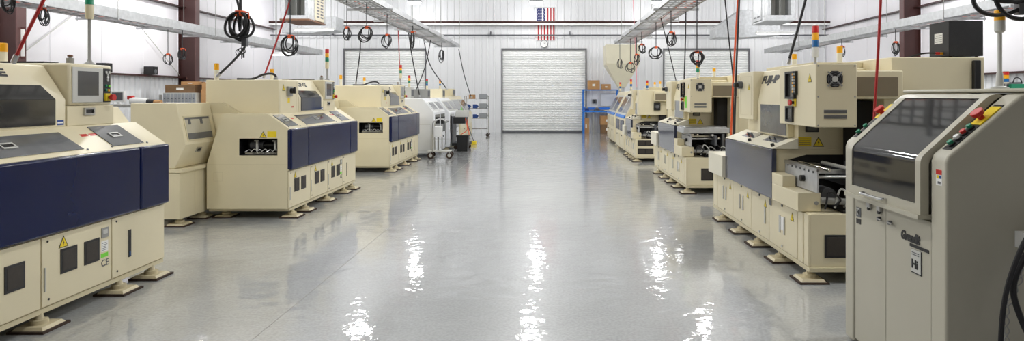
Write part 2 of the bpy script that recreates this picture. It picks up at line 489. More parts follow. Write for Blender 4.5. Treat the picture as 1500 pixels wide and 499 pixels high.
# ------------------------------------------------------------ left row: chip mounters
def chip_mounter(loc, label, tower_top=2.43, back=(-1.19, 2.25)):
    t = thing('chip_mounter', label, 'machine', loc, 0, 'chip mounters along the left side of the aisle')
    L = 2.95
    F = FR((0, 0, 0), Y, Z)           # aisle side: a = y, b = z
    N = FR((0, 0, 0), X, Z)           # near end:  a = x, b = z
    mb = MB(); mb.box(-1.08, -.012, .03, 2.93, .10, .135, 'cream_dark'); mb.box(-1.9, -1.08, .26, 2.93, .10, .135, 'cream_dark'); mb.build('base_frame', t)
    mb = MB()
    mb.prism('y', [(-.02, .135), (-.02, .64), (0, 1.19), (-.28, 1.386), (-1.95, 1.386), (-1.95, .135)], .25, L, 'cream')
    mb.prism('y', [(-1.18, 1.386), (-1.18, 1.537), (-1.03, 1.537), (-.78, 1.386)], .26, .345, 'cream_dark')
    mb.build('body', t, smooth=False)
    # near end panel with its opening
    xs = lambda z: -1.09 + (z - .72) * .2 / .666
    mb = MB()
    mb.fpoly(N, [(-.022, .135), (-.022, .642), (0, .642), (0, .845), (xs(.845), .845), (-1.09, .72), (-1.09, .135)], -.25, 0, 'cream')
    mb.fpoly(N, [(-.16, .845), (0, .845), (0, 1.06), (-.16, 1.06)], -.25, 0, 'cream')
    mb.fpoly(N, [(xs(.845), .845), (-.656, .845), (-.656, 1.06), (xs(1.06), 1.06)], -.25, 0, 'cream')
    mb.fpoly(N, [(xs(1.06), 1.06), (0, 1.06), (0, 1.19), (-.28, 1.386), (-.89, 1.386)], -.25, 0, 'cream')
    mb.fbox(N, -1.08, -.002, .716, .722, -.01, .0006, 'cream_dark')
    mb.fring(N, -1.0, -.88, .5, .62, .004, 0, .0008, 'cream_dark')
    mb.build('end_panel', t, smooth=False)
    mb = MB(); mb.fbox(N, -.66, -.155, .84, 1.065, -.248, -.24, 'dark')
    mb.fring(N, -.66, -.156, .841, 1.064, .006, -.24, .002, 'black')
    fb = mb.build('feeder_bay', t, smooth=False)
    mb = MB()
    mb.cyl((-.57, .16, .97), (-.40, .16, .97), .05, .05, 'grey_dark'); mb.cyl((-.40, .16, .97), (-.2, .16, .97), .03, .03, 'black')
    for x in (-.455, -.215):
        mb.box(x - .012, x + .012, .06, .09, .9, 1.03, 'grey_light'); mb.box(x - .035, x + .012, .06, .09, 1.02, 1.035, 'grey_light')
    for k in range(6):
        x = -.6 + k * .07
        mb.tube(spline([(x, .03 + .01 * (k % 3), .88), (x + .05, .06, .91 + .01 * (k % 2)), (x + .1, .05, .86), (x + .13, .03, .885)], 4), .005, 'grey_light' if k % 2 else 'steel', 5)
    mb.box(-.62, -.2, .08, .2, .85, .87, 'steel')
    mb.build('feeder_mechanism', fb)
    triangle_sign(N, -.345, 1.075, .095, t)
    mb = MB(); mb.fbox(N, -.29, -.17, 1.078, 1.16, 0, .001, 'yellow'); mb.build('caution_label', t)
    # aisle side: covers, doors
    for a, b in ((-.003, .597), (.603, 2.527), (2.533, L)):
        mb = MB(); mb.box(-.03, .035, a, b, .645, 1.188, 'navy'); mb.build('front_cover', t, bevel=.018, seg=3)
    cuts = (-.003, .755, 1.48, 2.21, 2.93)
    for k in range(4):
        a, b = cuts[k] + .005, cuts[k + 1] - .005
        mb = MB(); mb.box(-.02, 0, a, b, .145, .632, 'cream'); d = mb.build('door', t, bevel=.004)
        for la, lb in ((.05, .60), (.06, .19)):
            mb = MB(); mb.fcyl(F, a + la, lb, 0, .004, .008, 'black'); mb.build('lock', d)
        if k < 3:
            for p in (.17, .41):
                mb = MB(); mb.fbox(F, a + p, a + p + .165, .335, .515, 0, .006, 'black'); mb.fbox(F, a + p + .018, a + p + .147, .353, .497, .004, .0075, 'vent')
                mb.build('vent', d, bevel=.003)
            triangle_sign(F, a + .20, .525, .095, d)
            mb = MB(); mb.fbox(F, a + .02, a + .03, .25, .42, 0, .008, 'grey_light'); mb.build('latch', d)
        else:
            mb = MB(); mb.fbox(F, a + .2, a + .235, .27, .50, 0, .004, 'black'); mb.fbox(F, a + .21, a + .225, .28, .32, .003, .006, 'blue_lens'); mb.build('gauge_slot', d, bevel=.012)
        if k == 2:
            mb = MB(); mb.fbox(F, a + .60, a + .68, .50, .58, 0, .006, 'grey'); mb.fbox(F, a + .615, a + .665, .53, .565, .006, .007, 'grey_light'); mb.build('meter', d)
            mb = MB(); mb.fbox(F, a + .6, a + .68, .39, .475, 0, .001, 'paper')
            for q in range(5): mb.fbox(F, a + .607, a + .67 - .01 * (q % 3), .40 + q * .014, .404 + q * .014, .001, .0014, 'grey_dark')
            mb.build('rating_label', d, smooth=False)
            mb = MB(); mb.fbox(F, a + .595, a + .68, .345, .378, 0, .001, 'green_tag'); mb.build('inspection_tag', d)
            lettering('CE', F, a + .60, .275, .075, 'grey_dark', d)
    # sloping control deck
    D = FR((0, 0, 1.19), Y, Vector((-.28, 0, .196)))
    LN = math.hypot(.28, .196)
    for a0, a1, b0, b1, h in ((.07, .42, .15, .92, .24), (.72, 1.95, .14, .80, 1.35), (2.28, 2.68, .12, .92, 2.46)):
        mb = MB(); mb.fpoly(D, [(a0, b0 * LN), (a1, b0 * LN), (a1 - .02, b1 * LN), (a0 - .0, b1 * LN)], 0, .006, 'smoke_pale')
        g = mb.build('deck_window', t, bevel=.003)
        hb = .5 * (b0 + b1) * LN
        mb = MB(); mb.fring(D, h - .06, h + .06, hb - .03, hb + .03, .012, .006, .014, 'grey_light'); mb.fbox(D, h - .048, h + .048, hb - .018, hb + .018, .006, .009, 'black'); mb.build('latch', g)
    mb = MB()
    for a in (.5, 2.1, 2.2): mb.fbox(D, a, a + .08, .2, .23, 0, .001, 'red')
    for a in (.06, .46, .70, 1.98, 2.26, 2.72): mb.fcyl(D, a, .04, 0, .006, .009, 'grey_dark')
    mb.build('deck_marking', t)
    # upper cabinet
    mb = MB(); mb.box(-1.29, -.28, .35, 1.05, 1.38, 1.85, 'cream')
    sp = mb.build('switch_cabinet', t, bevel=.012)
    SF = FR((-.28, 0, 0), Y, Z)
    mb = MB(); mb.fbox(SF, .60, .76, 1.62, 1.76, 0, .03, 'grey'); mb.fcyl(SF, .68, 1.70, .03, .07, .04, 'black'); mb.fbox(SF, .665, .695, 1.66, 1.75, .07, .10, 'black'); mb.build('isolator_switch', sp, bevel=.004)
    mb = MB(); mb.fbox(SF, .64, .72, 1.53, 1.60, 0, .001, 'yellow'); mb.fbox(SF, .78, .86, 1.46, 1.48, 0, .001, 'red'); mb.build('caution_label', sp)
    triangle_sign(SF, .50, 1.70, .10, sp)
    mb = MB(); mb.fbox(SF, .40, .405, 1.4, 1.83, 0, .001, 'cream_dark'); mb.fbox(SF, .96, .965, 1.4, 1.83, 0, .001, 'cream_dark'); mb.build('panel_seam', sp)
    mb = MB(); mb.prism('y', [(-.275, 1.38), (-.275, 1.60), (-.45, 1.87), (-1.29, 1.87), (-1.29, 1.38)], 1.05, 2.08, 'cream')
    hd = mb.build('hood', t, bevel=.012)
    HS = FR((-.275, 0, 1.60), Y, Vector((-.175, 0, .27)))
    HV = FR((-.275, 0, 0), Y, Z)
    mb = MB()
    mb.fpoly(HV, [(1.12, 1.405), (1.96, 1.405), (1.96, 1.60), (1.12, 1.60)], .001, .009, 'smoke')
    mb.fpoly(HS, [(1.12, -.003), (1.96, -.003), (1.90, .125), (1.12, .125)], .001, .009, 'smoke')
    mb.build('hood_window', hd, smooth=False)
    mb = MB(); mb.fbox(HV, 1.985, 2.055, 1.40, 1.44, 0, .001, 'blue_bin'); mb.fbox(HV, 1.99, 2.05, 1.413, 1.425, .001, .0015, 'paper'); mb.build('maker_label', hd)
    lettering('CP-6E', HS, 1.30, .205, .088, 'black', hd, bold=.004, width=.36)
    # monitor, drawer box and end block
    mb = MB(); mb.box(-1.29, -.265, 2.10, 2.60, 1.552, 1.89, 'cream'); mn = mb.build('monitor_housing', t, bevel=.018)
    MF = FR((-.265, 0, 0), Y, Z)
    mb = MB(); mb.fbox(MF, 2.125, 2.48, 1.575, 1.862, 0, .01, 'grey_light'); mb.build('bezel', mn, bevel=.003)
    mb = MB(); mb.fbox(MF, 2.18, 2.425, 1.63, 1.83, .008, .0115, 'screen'); mb.build('screen', mn, bevel=.002)
    mb = MB(); mb.fbox(MF, 2.49, 2.575, 1.575, 1.862, 0, .008, 'black'); kp = mb.build('button_panel', mn, bevel=.002)
    for a, b, c in ((2.515, 1.83, 'grey_light'), (2.552, 1.83, 'grey_light'), (2.533, 1.81, 'grey_light'), (2.533, 1.788, 'paper'), (2.533, 1.762, 'grey_light'), (2.515, 1.715, 'green'), (2.552, 1.712, 'green_tag'), (2.515, 1.68, 'green'), (2.545, 1.678, 'amber')):
        mb = MB(); mb.fcyl(MF, a, b, .006, .016, .011, c, n=10); mb.build('button', kp)
    mb = MB(); mb.fbox(MF, 2.495, 2.565, 1.585, 1.65, .006, .02, 'yellow'); mb.build('stop_switch_base', kp)
    mb = MB(); mb.fcyl(MF, 2.54, 1.615, .02, .04, .014, 'black'); mb.fcyl(MF, 2.54, 1.615, .04, .065, .028, 'red'); mb.build('stop_button', kp)
    mb = MB(); mb.box(-1.29, -.28, 2.10, 2.65, 1.386, 1.55, 'cream'); db = mb.build('drawer_box', t, bevel=.006)
    mb = MB(); mb.fring(SF, 2.28, 2.40, 1.47, 1.53, .014, 0, .012, 'steel'); mb.fbox(SF, 2.294, 2.386, 1.484, 1.516, 0, .003, 'black'); mb.build('drawer_handle', db)
    mb = MB(); mb.prism('y', [(-1.0, 1.38), (-1.0, 1.53), (-.42, 1.53), (-.31, 1.38)], 2.652, 2.92, 'cream'); mb.build('end_cover', t, bevel=.008)
    # things on the roof
    signal_tower(t, -.33, 2.42, 1.885, tower_top, ('red', 'amber', 'green'))
    beacon(t, -1.19, .45, 1.85); beacon(t, *back, 1.888, .19)
    mb = MB(); mb.box(-.98, -.5, 2.14, 2.3, 1.888, 1.905, 'black'); mb.build('roof_tray', t)
    mb = MB(); mb.lathe((-.36, 2.24, 1.89), [(.028, 0), (.028, .045), (.012, .05), (.012, .06)], 'grey', 12); mb.lathe((-.36, 2.24, 1.948), [(.02, 0), (.02, .01), (.008, .016)], 'brown_plate', 12); mb.build('air_valve', t)
    mb = MB(); mb.tube(spline([(-.36, .43, 1.84), (-.36, .43, 1.90), (-.42, .43, 1.935), (-.55, .45, 1.92), (-.72, .5, 1.865), (-.95, .55, 1.865)], 6), .016, 'cable', 8)
    mb.lathe((-.36, .43, 1.848), [(.03, 0), (.03, .025), (.022, .04)], 'grey', 10)
    mb.build('power_cable', t)
    for y in (.18, .63, 1.5, 2.34, 2.78): foot(t, -.03, y)
    for y in (.2, 1.5, 2.75): foot(t, -.93, y)
    for y in (.45, 2.75): foot(t, -1.78, y)
    return t

chip_mounter((-3.55, 3.05, 0), 'nearest cream chip mounter with navy front cover, cut by the left edge of the photo', 2.62, (-1.1, 2.47))
chip_mounter((-3.44, 8.57, 0), 'middle cream chip mounter with navy front cover and a side opening under a warning triangle', 2.43)
chip_mounter((-3.38, 13.75, 0), 'farthest cream chip mounter with navy cover, standing just before the white machine', 2.41)

# ------------------------------------------------------------ infeed cabinets between the mounters
def infeed_cabinet(loc, label):
    t = thing('infeed_cabinet', label, 'machine', loc, 0, 'infeed cabinets between the left machines')
    F = FR((0, 0, 0), Y, Z)
    mb = MB()
    mb.prism('y', [(-1.18, 1.537), (-1.07, 1.02), (-1.20, .725), (-1.75, .725), (-1.75, 1.537)], -.54, .24, 'cream')
    mb.build('cabinet', t, bevel=.01)
    mb = MB(); mb.box(-1.75, -1.11, -.55, .24, .675, .722, 'cream'); mb.build('flange', t, bevel=.004)
    mb = MB(); mb.box(-1.75, -1.14, -.54, .24, .10, .672, 'cream'); mb.box(-1.141, -1.138, -.2, -.198, .12, .66, 'cream_dark'); mb.build('pedestal', t, bevel=.006)
    S = FR((-1.07, 0, 1.02), Y, Vector((-.11, 0, .517)))
    mb = MB(); mb.fring(S, -.47, .15, .04, .36, .018, 0, .008, 'cream_dark')
    w = mb.build('window_frame', t)
    mb = MB(); mb.fbox(S, -.455, .135, .055, .345, .0005, .004, 'pane_pale'); mb.build('glass', w)
    mb = MB(); mb.fbox(S, -.455, .135, .055, .14, .004, .005, 'smoke_pale'); mb.fbox(S, -.455, .135, .315, .345, .004, .005, 'grey_dark'); mb.fbox(S, -.38, -.32, .25, .32, .004, .006, 'grey_dark'); mb.fbox(S, -.1, -.04, .25, .32, .004, .006, 'grey_dark'); mb.build('inner_rail', w)
    K = FR((-1.07, 0, 1.02), Y, Vector((.13, 0, .295)))
    mb = MB(); mb.fring(K, -.23, -.12, -.12, -.06, .012, 0, .012, 'steel'); mb.fbox(K, -.218, -.132, -.108, -.072, 0, .004, 'black'); mb.build('latch', t)
    for y in (-.4, .12):
        foot(t, -1.22, y); foot(t, -1.62, y)
    return t
infeed_cabinet((-3.44, 8.57, 0), 'cream infeed cabinet with slanted window, between the two nearest left machines')
infeed_cabinet((-3.38, 13.75, 0), 'cream infeed cabinet half hidden behind the middle left machine')

# ------------------------------------------------------------ right row: placers with a nosed conveyor
def placer(loc, label, near=False, far_style=False, tower=('red', 'amber', 'green'), tower_top=2.45):
    t = thing('component_placer', label, 'machine', loc, 0, 'component placers along the right side of the aisle')
    F = FR((0, 0, 0), -Y, Z)          # aisle side: a = -y, b = z, outward is -x
    N = FR((0, 0, 0), X, Z)           # near end
    mb = MB(); mb.box(.0, 1.9, 0, 3.3, .10, .14, 'cream_dark'); mb.build('base_frame', t, bevel=.004)
    mb = MB(); mb.box(.02, 1.3, .02, 3.3, .14, .60, 'cream'); mb.build('lower_body', t, bevel=.004)
    for a, b in ((.27, 1.02), (1.02, 1.62), (1.62, 2.33), (2.33, 3.07)):
        mb = MB(); mb.box(0, .02, a + .005, b - .005, .145, .595, 'cream'); d = mb.build('door', t, bevel=.004)
        c = (a + b) / 2
        for p in ((c - .06, c + .06) if b - a > .65 else (a + .12,)):
            mb = MB(); mb.fbox(F, -p - .012, -p + .012, .30, .47, 0, .012, 'grey_light'); mb.build('handle', d, bevel=.003)
        triangle_sign(F, -a - .12, .47, .09, d)
        for lb, lm in ((.57, 'grey_dark'), (.18, 'grey_light')):
            mb = MB(); mb.fcyl(F, -c, lb, 0, .01, .013, lm); mb.build('lock', d)
        if a < .5:
            mb = MB(); mb.fbox(F, -.72, -.60, .33, .46, 0, .001, 'paper'); mb.build('rating_label', d)
            mb = MB(); mb.fbox(F, -1.0, -.95, .52, .58, 0, .01, 'grey_dark'); mb.build('meter', d)
    for a, b in ((.02, .12), (.14, .26), (3.08, 3.28)):
        mb = MB(); mb.box(0, .02, a, b, .145, .595, 'cream'); mb.build('corner_post', t, bevel=.003)
    # end vents
    for a in ((.14,) if near else (.05, .24) if far_style else (.25, .58)):
        for b in ((.2, .42) if far_style else (.22,)):
            mb = MB(); mb.fbox(N, a - .0, a + .20, b, b + (.15 if far_style else .2), -.02, .006 - .02 + .002, 'black'); mb.fbox(N, a + .02, a + .18, b + .02, b + (.13 if far_style else .18), -.018, -.010, 'vent')
            v = mb.build('vent', t, bevel=.003)
    if not near and not far_style:
        mb = MB(); mb.box(-.03, .74, .08, .66, 1.0, 1.09, 'galv'); mb.box(.0, .7, .10, .64, 1.09, 1.11, 'steel'); mb.build('conveyor_hood', t, bevel=.012)
        mb = MB(); mb.box(.70, .76, .04, .12, .6, 1.0, 'cream'); mb.build('hood_post', t)
    # hood body
    mb = MB(); mb.box(.0, 1.3, .82, 2.5, .60, 1.10, 'cream'); mb.box(.22, 1.3, .82, 2.45, 1.10, 1.36, 'cream'); mb.build('middle_body', t, bevel=.004)
    mb = MB(); mb.box(-.05, .0, .80, 2.5, .605, 1.10, 'slate'); mb.build('front_cover', t, bevel=.008)
    mb = MB(); mb.prism('y', [(-.05, 1.105), (.215, 1.21), (.215, 1.10)], .80, 2.5, 'cream_pale'); dk = mb.build('deck', t, bevel=.003)
    D = FR((-.05, 0, 1.105), -Y, Vector((.265, 0, .105)))
    for a in (1.2, 1.95):
        mb = MB(); mb.fbox(D, -a - .22, -a + .22, .12, .24, 0, .003, 'smoke_pale')
        w = mb.build('deck_window', dk)
        mb = MB(); mb.tube([D.p(-a - .08, .16, 0), D.p(-a - .08, .16, .035), D.p(-a + .08, .16, .035), D.p(-a + .08, .16, 0)], .008, 'grey_dark', 6); mb.build('handle', w)
        mb = MB(); mb.fcyl(D, -a + .3, .05, 0, .03, .018, 'black'); mb.build('knob', dk)
    mb = MB(); mb.prism('y', [(.15, 1.205), (.15, 1.56), (.22, 1.91), (1.25, 1.91), (1.25, 1.205)], .93, 1.86, 'cream'); hd = mb.build('hood', t, bevel=.012)
    HV = FR((.15, 0, 0), -Y, Z); HS = FR((.15, 0, 1.56), -Y, Vector((.07, 0, .35)))
    mb = MB(); mb.fbox(HV, -1.74, -.95, 1.225, 1.535, 0, .007, 'smoke_pale'); mb.build('hood_window', hd, bevel=.002)
    lettering('FUJI-IP', HS, -1.84, .215, .115, 'black', hd, bold=.006, width=.54, shear=.25)
    # control box and switch box
    if far_style:
        mb = MB(); mb.box(.12, 1.3, .5, .925, 1.22, 1.9, 'cream'); cb = mb.build('control_box', t, bevel=.01)
        mb = MB(); mb.box(.50, .66, .42, .5, 1.35, 1.56, 'black'); mb.cyl((.58, .42, 1.45), (.58, .37, 1.45), .05, .05, 'grey_dark', 14); mb.build('isolator_switch', cb, bevel=.006)
        mb = MB(); mb.box(.12, .125, .5, .92, 1.3, 1.302, 'cream_dark'); mb.box(.7, .702, .497, .5, 1.24, 1.88, 'cream_dark'); mb.build('panel_seam', cb)
    else:
        mb = MB(); mb.box(.07, .43, .03, .925, 1.352, 1.91, 'cream'); cb = mb.build('control_box', t, bevel=.008)
        CN = FR((0, .03, 0), X, Z); CF = FR((.07, 0, 0), -Y, Z)
        mb = MB(); c = (.235, 1.775)
        mb.fpoly(CN, [(c[0] + .075 * math.cos(k * math.pi / 4 + math.pi / 8), c[1] + .075 * math.sin(k * math.pi / 4 + math.pi / 8)) for k in range(8)], 0, .004, 'black')
        mb.fcyl(CN, c[0], c[1], .004, .010, .026, 'grey_light')
        for k in range(4):
            a = math.pi / 4 + k * math.pi / 2
            mb.fbox(FR(CN.p(c[0], c[1]), CN.r * math.cos(a) + CN.u * math.sin(a), CN.u * math.cos(a) - CN.r * math.sin(a)), .02, .09, -.006, .006, .004, .008, 'grey')
        for rr in (.045, .062):
            q = [CN.p(c[0] + rr * math.cos(k * math.pi / 8), c[1] + rr * math.sin(k * math.pi / 8), .007) for k in range(17)]
            mb.tube(q, .0025, 'grey_dark', 5)
        mb.build('fan_guard', cb)
        for b in (1.43, 1.475):
            mb = MB(); mb.fbox(CN, .14, .34, b, b + .032, 0, .002, 'grey')
            for k in range(4): mb.fbox(CN, .142, .338, b + .003 + k * .007, b + .006 + k * .007, .002, .004, 'grey_dark')
            mb.build('vent', cb, smooth=False)
        mb = MB()
        for a, b in ((.09, 1.37), (.41, 1.37), (.09, 1.89), (.41, 1.89), (.09, 1.62), (.41, 1.62)): mb.fcyl(CN, a, b, 0, .003, .007, 'grey')
        mb.build('screw', cb)
        mb = MB(); mb.fring(CF, -.70, -.47, 1.60, 1.86, .02, 0, .03, 'black'); mb.fbox(CF, -.68, -.53, 1.62, 1.84, 0, .006, 'screen')
        mb.fbox(CF, -.53, -.44, 1.64, 1.86, .0, .025, 'black')
        sc = mb.build('display', cb, smooth=False)
        for r in range(7):
            for q in range(2):
                mb = MB(); mb.fbox(CF, -.515 + q * .035, -.49 + q * .035, 1.66 + r * .027, 1.678 + r * .027, .025, .029, 'grey_light' if (r + q) % 3 else 'amber'); mb.build('button', sc)
        mb = MB(); mb.fbox(CF, -.66, -.47, 1.535, 1.58, 0, .004, 'cream_dark'); mb.fbox(CF, -.53, -.47, 1.53, 1.60, .004, .012, 'yellow'); es = mb.build('stop_switch_base', cb)
        mb = MB(); mb.fcyl(CF, -.51, 1.565, .012, .04, .014, 'black'); mb.fcyl(CF, -.51, 1.565, .04, .06, .028, 'red'); mb.build('stop_button', es)
        mb = MB(); mb.fcyl(CF, -.63, 1.56, .004, .016, .014, 'black'); mb.fcyl(CF, -.585, 1.56, .004, .016, .014, 'green'); mb.build('button', es)
        mb = MB(); mb.fring(CF, -.72, -.54, 1.38, 1.53, .02, 0, .02, 'black'); mb.fbox(CF, -.70, -.56, 1.40, 1.51, 0, .006, 'screen'); mb.build('display', cb, smooth=False)
        triangle_sign(CF, -.16, 1.75, .09, cb)
        if far_style is False and not near:
            mb = MB(); mb.fbox(CF, -.44, -.30, 1.42, 1.62, 0, .002, 'green_tag'); mb.build('green_notice', cb)
    mb = MB(); mb.box(.1, .5, 1.865, 2.42, 1.352, 1.91, 'cream'); sb = mb.build('switch_box', t, bevel=.008)
    SF = FR((.1, 0, 0), -Y, Z); SE = FR((0, 2.42, 0), -X, Z)
    mb = MB(); mb.fring(SF, -2.36, -1.93, 1.40, 1.86, .004, 0, .002, 'cream_dark'); mb.build('panel_seam', sb)
    mb = MB(); mb.fcyl(SF, -2.30, 1.76, 0, .05, .045, 'grey_dark'); mb.fcyl(SF, -2.30, 1.76, .05, .10, .03, 'black'); mb.build('isolator_switch', sb)
    triangle_sign(SF, -2.02, 1.70, .08, sb)
    # recess wall under the control box
    R = FR((0, .82, 0), X, Z)
    mb = MB(); mb.fbox(R, .29, .42, 1.27, 1.345, 0, .012, 'black'); mb.fbox(R, .31, .40, 1.285, 1.33, .012, .014, 'screen'); mb.build('meter', t)
    mb = MB(); mb.fbox(R, .22, .35, 1.13, 1.22, 0, .001, 'yellow')
    for q in range(4): mb.fbox(R, .23, .34, 1.145 + q * .018, 1.149 + q * .018, .001, .0014, 'grey_dark')
    mb.build('caution_label', t, smooth=False)
    triangle_sign(R, .42, 1.125, .11, t)
    # conveyor that noses out under the recess
    mb = MB()
    mb.fpoly(R, [(.10, .62), (1.1, .62), (1.1, 1.02), (.95, 1.045), (.30, 1.045), (.10, .99)], 0, .004, 'dark')
    mb.box(.32, 1.1, .05, .82, .602, .625, 'dark'); bay = mb.build('conveyor_bay', t, smooth=False)
    mb = MB(); mb.box(.085, .10, .04, .81, .78, .985, 'galv'); mb.box(.08, .13, .04, .81, .965, .995, 'steel')
    for k in range(7): mb.cyl((.078, .12 + k * .1, .955), (.085, .12 + k * .1, .955), .009, .009, 'grey_dark', 8)
    mb.fcyl(FR((.085, 0, 0), -Y, Z), -.33, .875, 0, .035, .03, 'black')
    mb.build('side_rail', bay)
    mb = MB()
    mb.cyl((.20, .05, .98), (.20, .8, .98), .014, .014, 'chrome'); mb.cyl((.45, .05, .97), (.45, .8, .97), .018, .018, 'grey_light'); mb.cyl((.55, .05, .93), (.55, .8, .93), .012, .012, 'chrome')
    mb.box(.48, .52, .04, .81, .80, .965, 'grey_dark'); mb.box(.12, .50, .3, .36, .92, .95, 'steel'); mb.box(.18, .3, .45, .6, .93, .99, 'black')
    mb.cyl((.12, .2, .9), (.9, .2, .9), .016, .016, 'steel'); mb.cyl((.15, .12, .70), (.9, .1, .68), .03, .03, 'grey')
    mb.box(.62, .66, .1, .7, .65, .99, 'grey_dark'); mb.cyl((.3, .3, .72), (.3, .5, .72), .07, .07, 'grey_dark', 16)
    mb.build('conveyor_mechanism', bay)
    mb = MB()
    for k in range(7):
        x = .16 + .1 * k
        mb.tube(spline([(x, .05 + .04 * (k % 3), .64), (x + .05, .08, .78 + .03 * (k % 2)), (x + .14, .06, .72), (x + .1, .09, .66), (x + .2, .12, .70)], 5), .009, ('cable', 'grey_light', 'grey')[k % 3], 6)
    mb.build('conveyor_hose', bay)
    mb = MB()                                             # notched nose cover
    mb.box(-.052, .15, .12, .79, .605, .77, 'cream'); mb.box(-.052, .072, .50, .79, .77, .875, 'cream')
    nc = mb.build('nose_cover', t, bevel=.004)
    mb = MB(); mb.fcyl(FR((0, .12, 0), X, Z), .11, .68, 0, .008, .018, 'grey'); mb.build('screw', nc)
    mb = MB(); mb.box(-.085, .28, 2.52, 3.22, .605, .875, 'cream_pale'); mb.build('outfeed_cover', t, bevel=.006)
    mb = MB(); mb.box(.28, 1.3, 2.47, 3.28, .60, 1.0, 'cream'); mb.build('rear_body', t, bevel=.004)
    # rear cabinets
    mb = MB(); mb.box(.95, 1.82, .45, 2.6, .14, 1.99, 'cream'); mb.box(1.70, 1.76, .40, .452, .6, 1.96, 'black'); rc = mb.build('rear_cabinet', t, bevel=.008)
    mb = MB(); mb.box(.5, .98, .30, .92, 1.60, 1.86, 'cream'); cv = mb.build('window_cover', t, bevel=.012)
    CW = FR((0, .30, 0), X, Z)
    mb = MB(); mb.fbox(CW, .52, .93, 1.625, 1.80, 0, .004, 'frosted'); mb.build('frosted_window', cv)
    mb = MB(); mb.box(.66, .83, .55, .81, .9, 1.58, 'dark'); mb.box(.83, .95, .35, .56, .9, 1.6, 'cream'); mb.box(.82, .835, .34, .37, 1.35, 1.45, 'grey'); mb.box(.83, .95, .56, .81, .9, 1.6, 'cream_dark'); mb.build('side_door', t, bevel=.004)
    mb = MB(); mb.box(.43, .97, 1.0, 2.4, 1.88, 1.97, 'cream_dark'); mb.build('roof_duct', t, bevel=.004)
    # roof signals
    beacon(t, .72, 1.02, 1.965, .17, .028); beacon(t, .72, 2.25, 1.965, .17, .028)
    signal_tower(t, .36, .75, 1.905, tower_top, tower, housing='lens_clear', hh=.10)
    for y in (.10, .8, 1.46, 2.12, 2.88): foot(t, .04, y)
    for y in (.15, 1.5, 2.88): foot(t, 1.2, y)
    foot(t, 1.75, .6); foot(t, 1.75, 2.4)
    return t
placer((2.25, 5.62, 0), 'nearest cream placer with fan box and slate front cover, beside the beige cabinet', near=True, tower=('red', 'amber', 'blue_lens'), tower_top=2.33)
placer((2.27, 10.76, 0), 'middle cream placer with a green notice and a silver hood over its conveyor', tower=('red', 'amber', 'green'), tower_top=2.27)
placer((2.12, 15.97, 0), 'farthest cream placer with stacked dark end vents', far_style=True, tower=('red', 'amber', 'blue_lens'), tower_top=2.17).scale = (1, .68, .935)

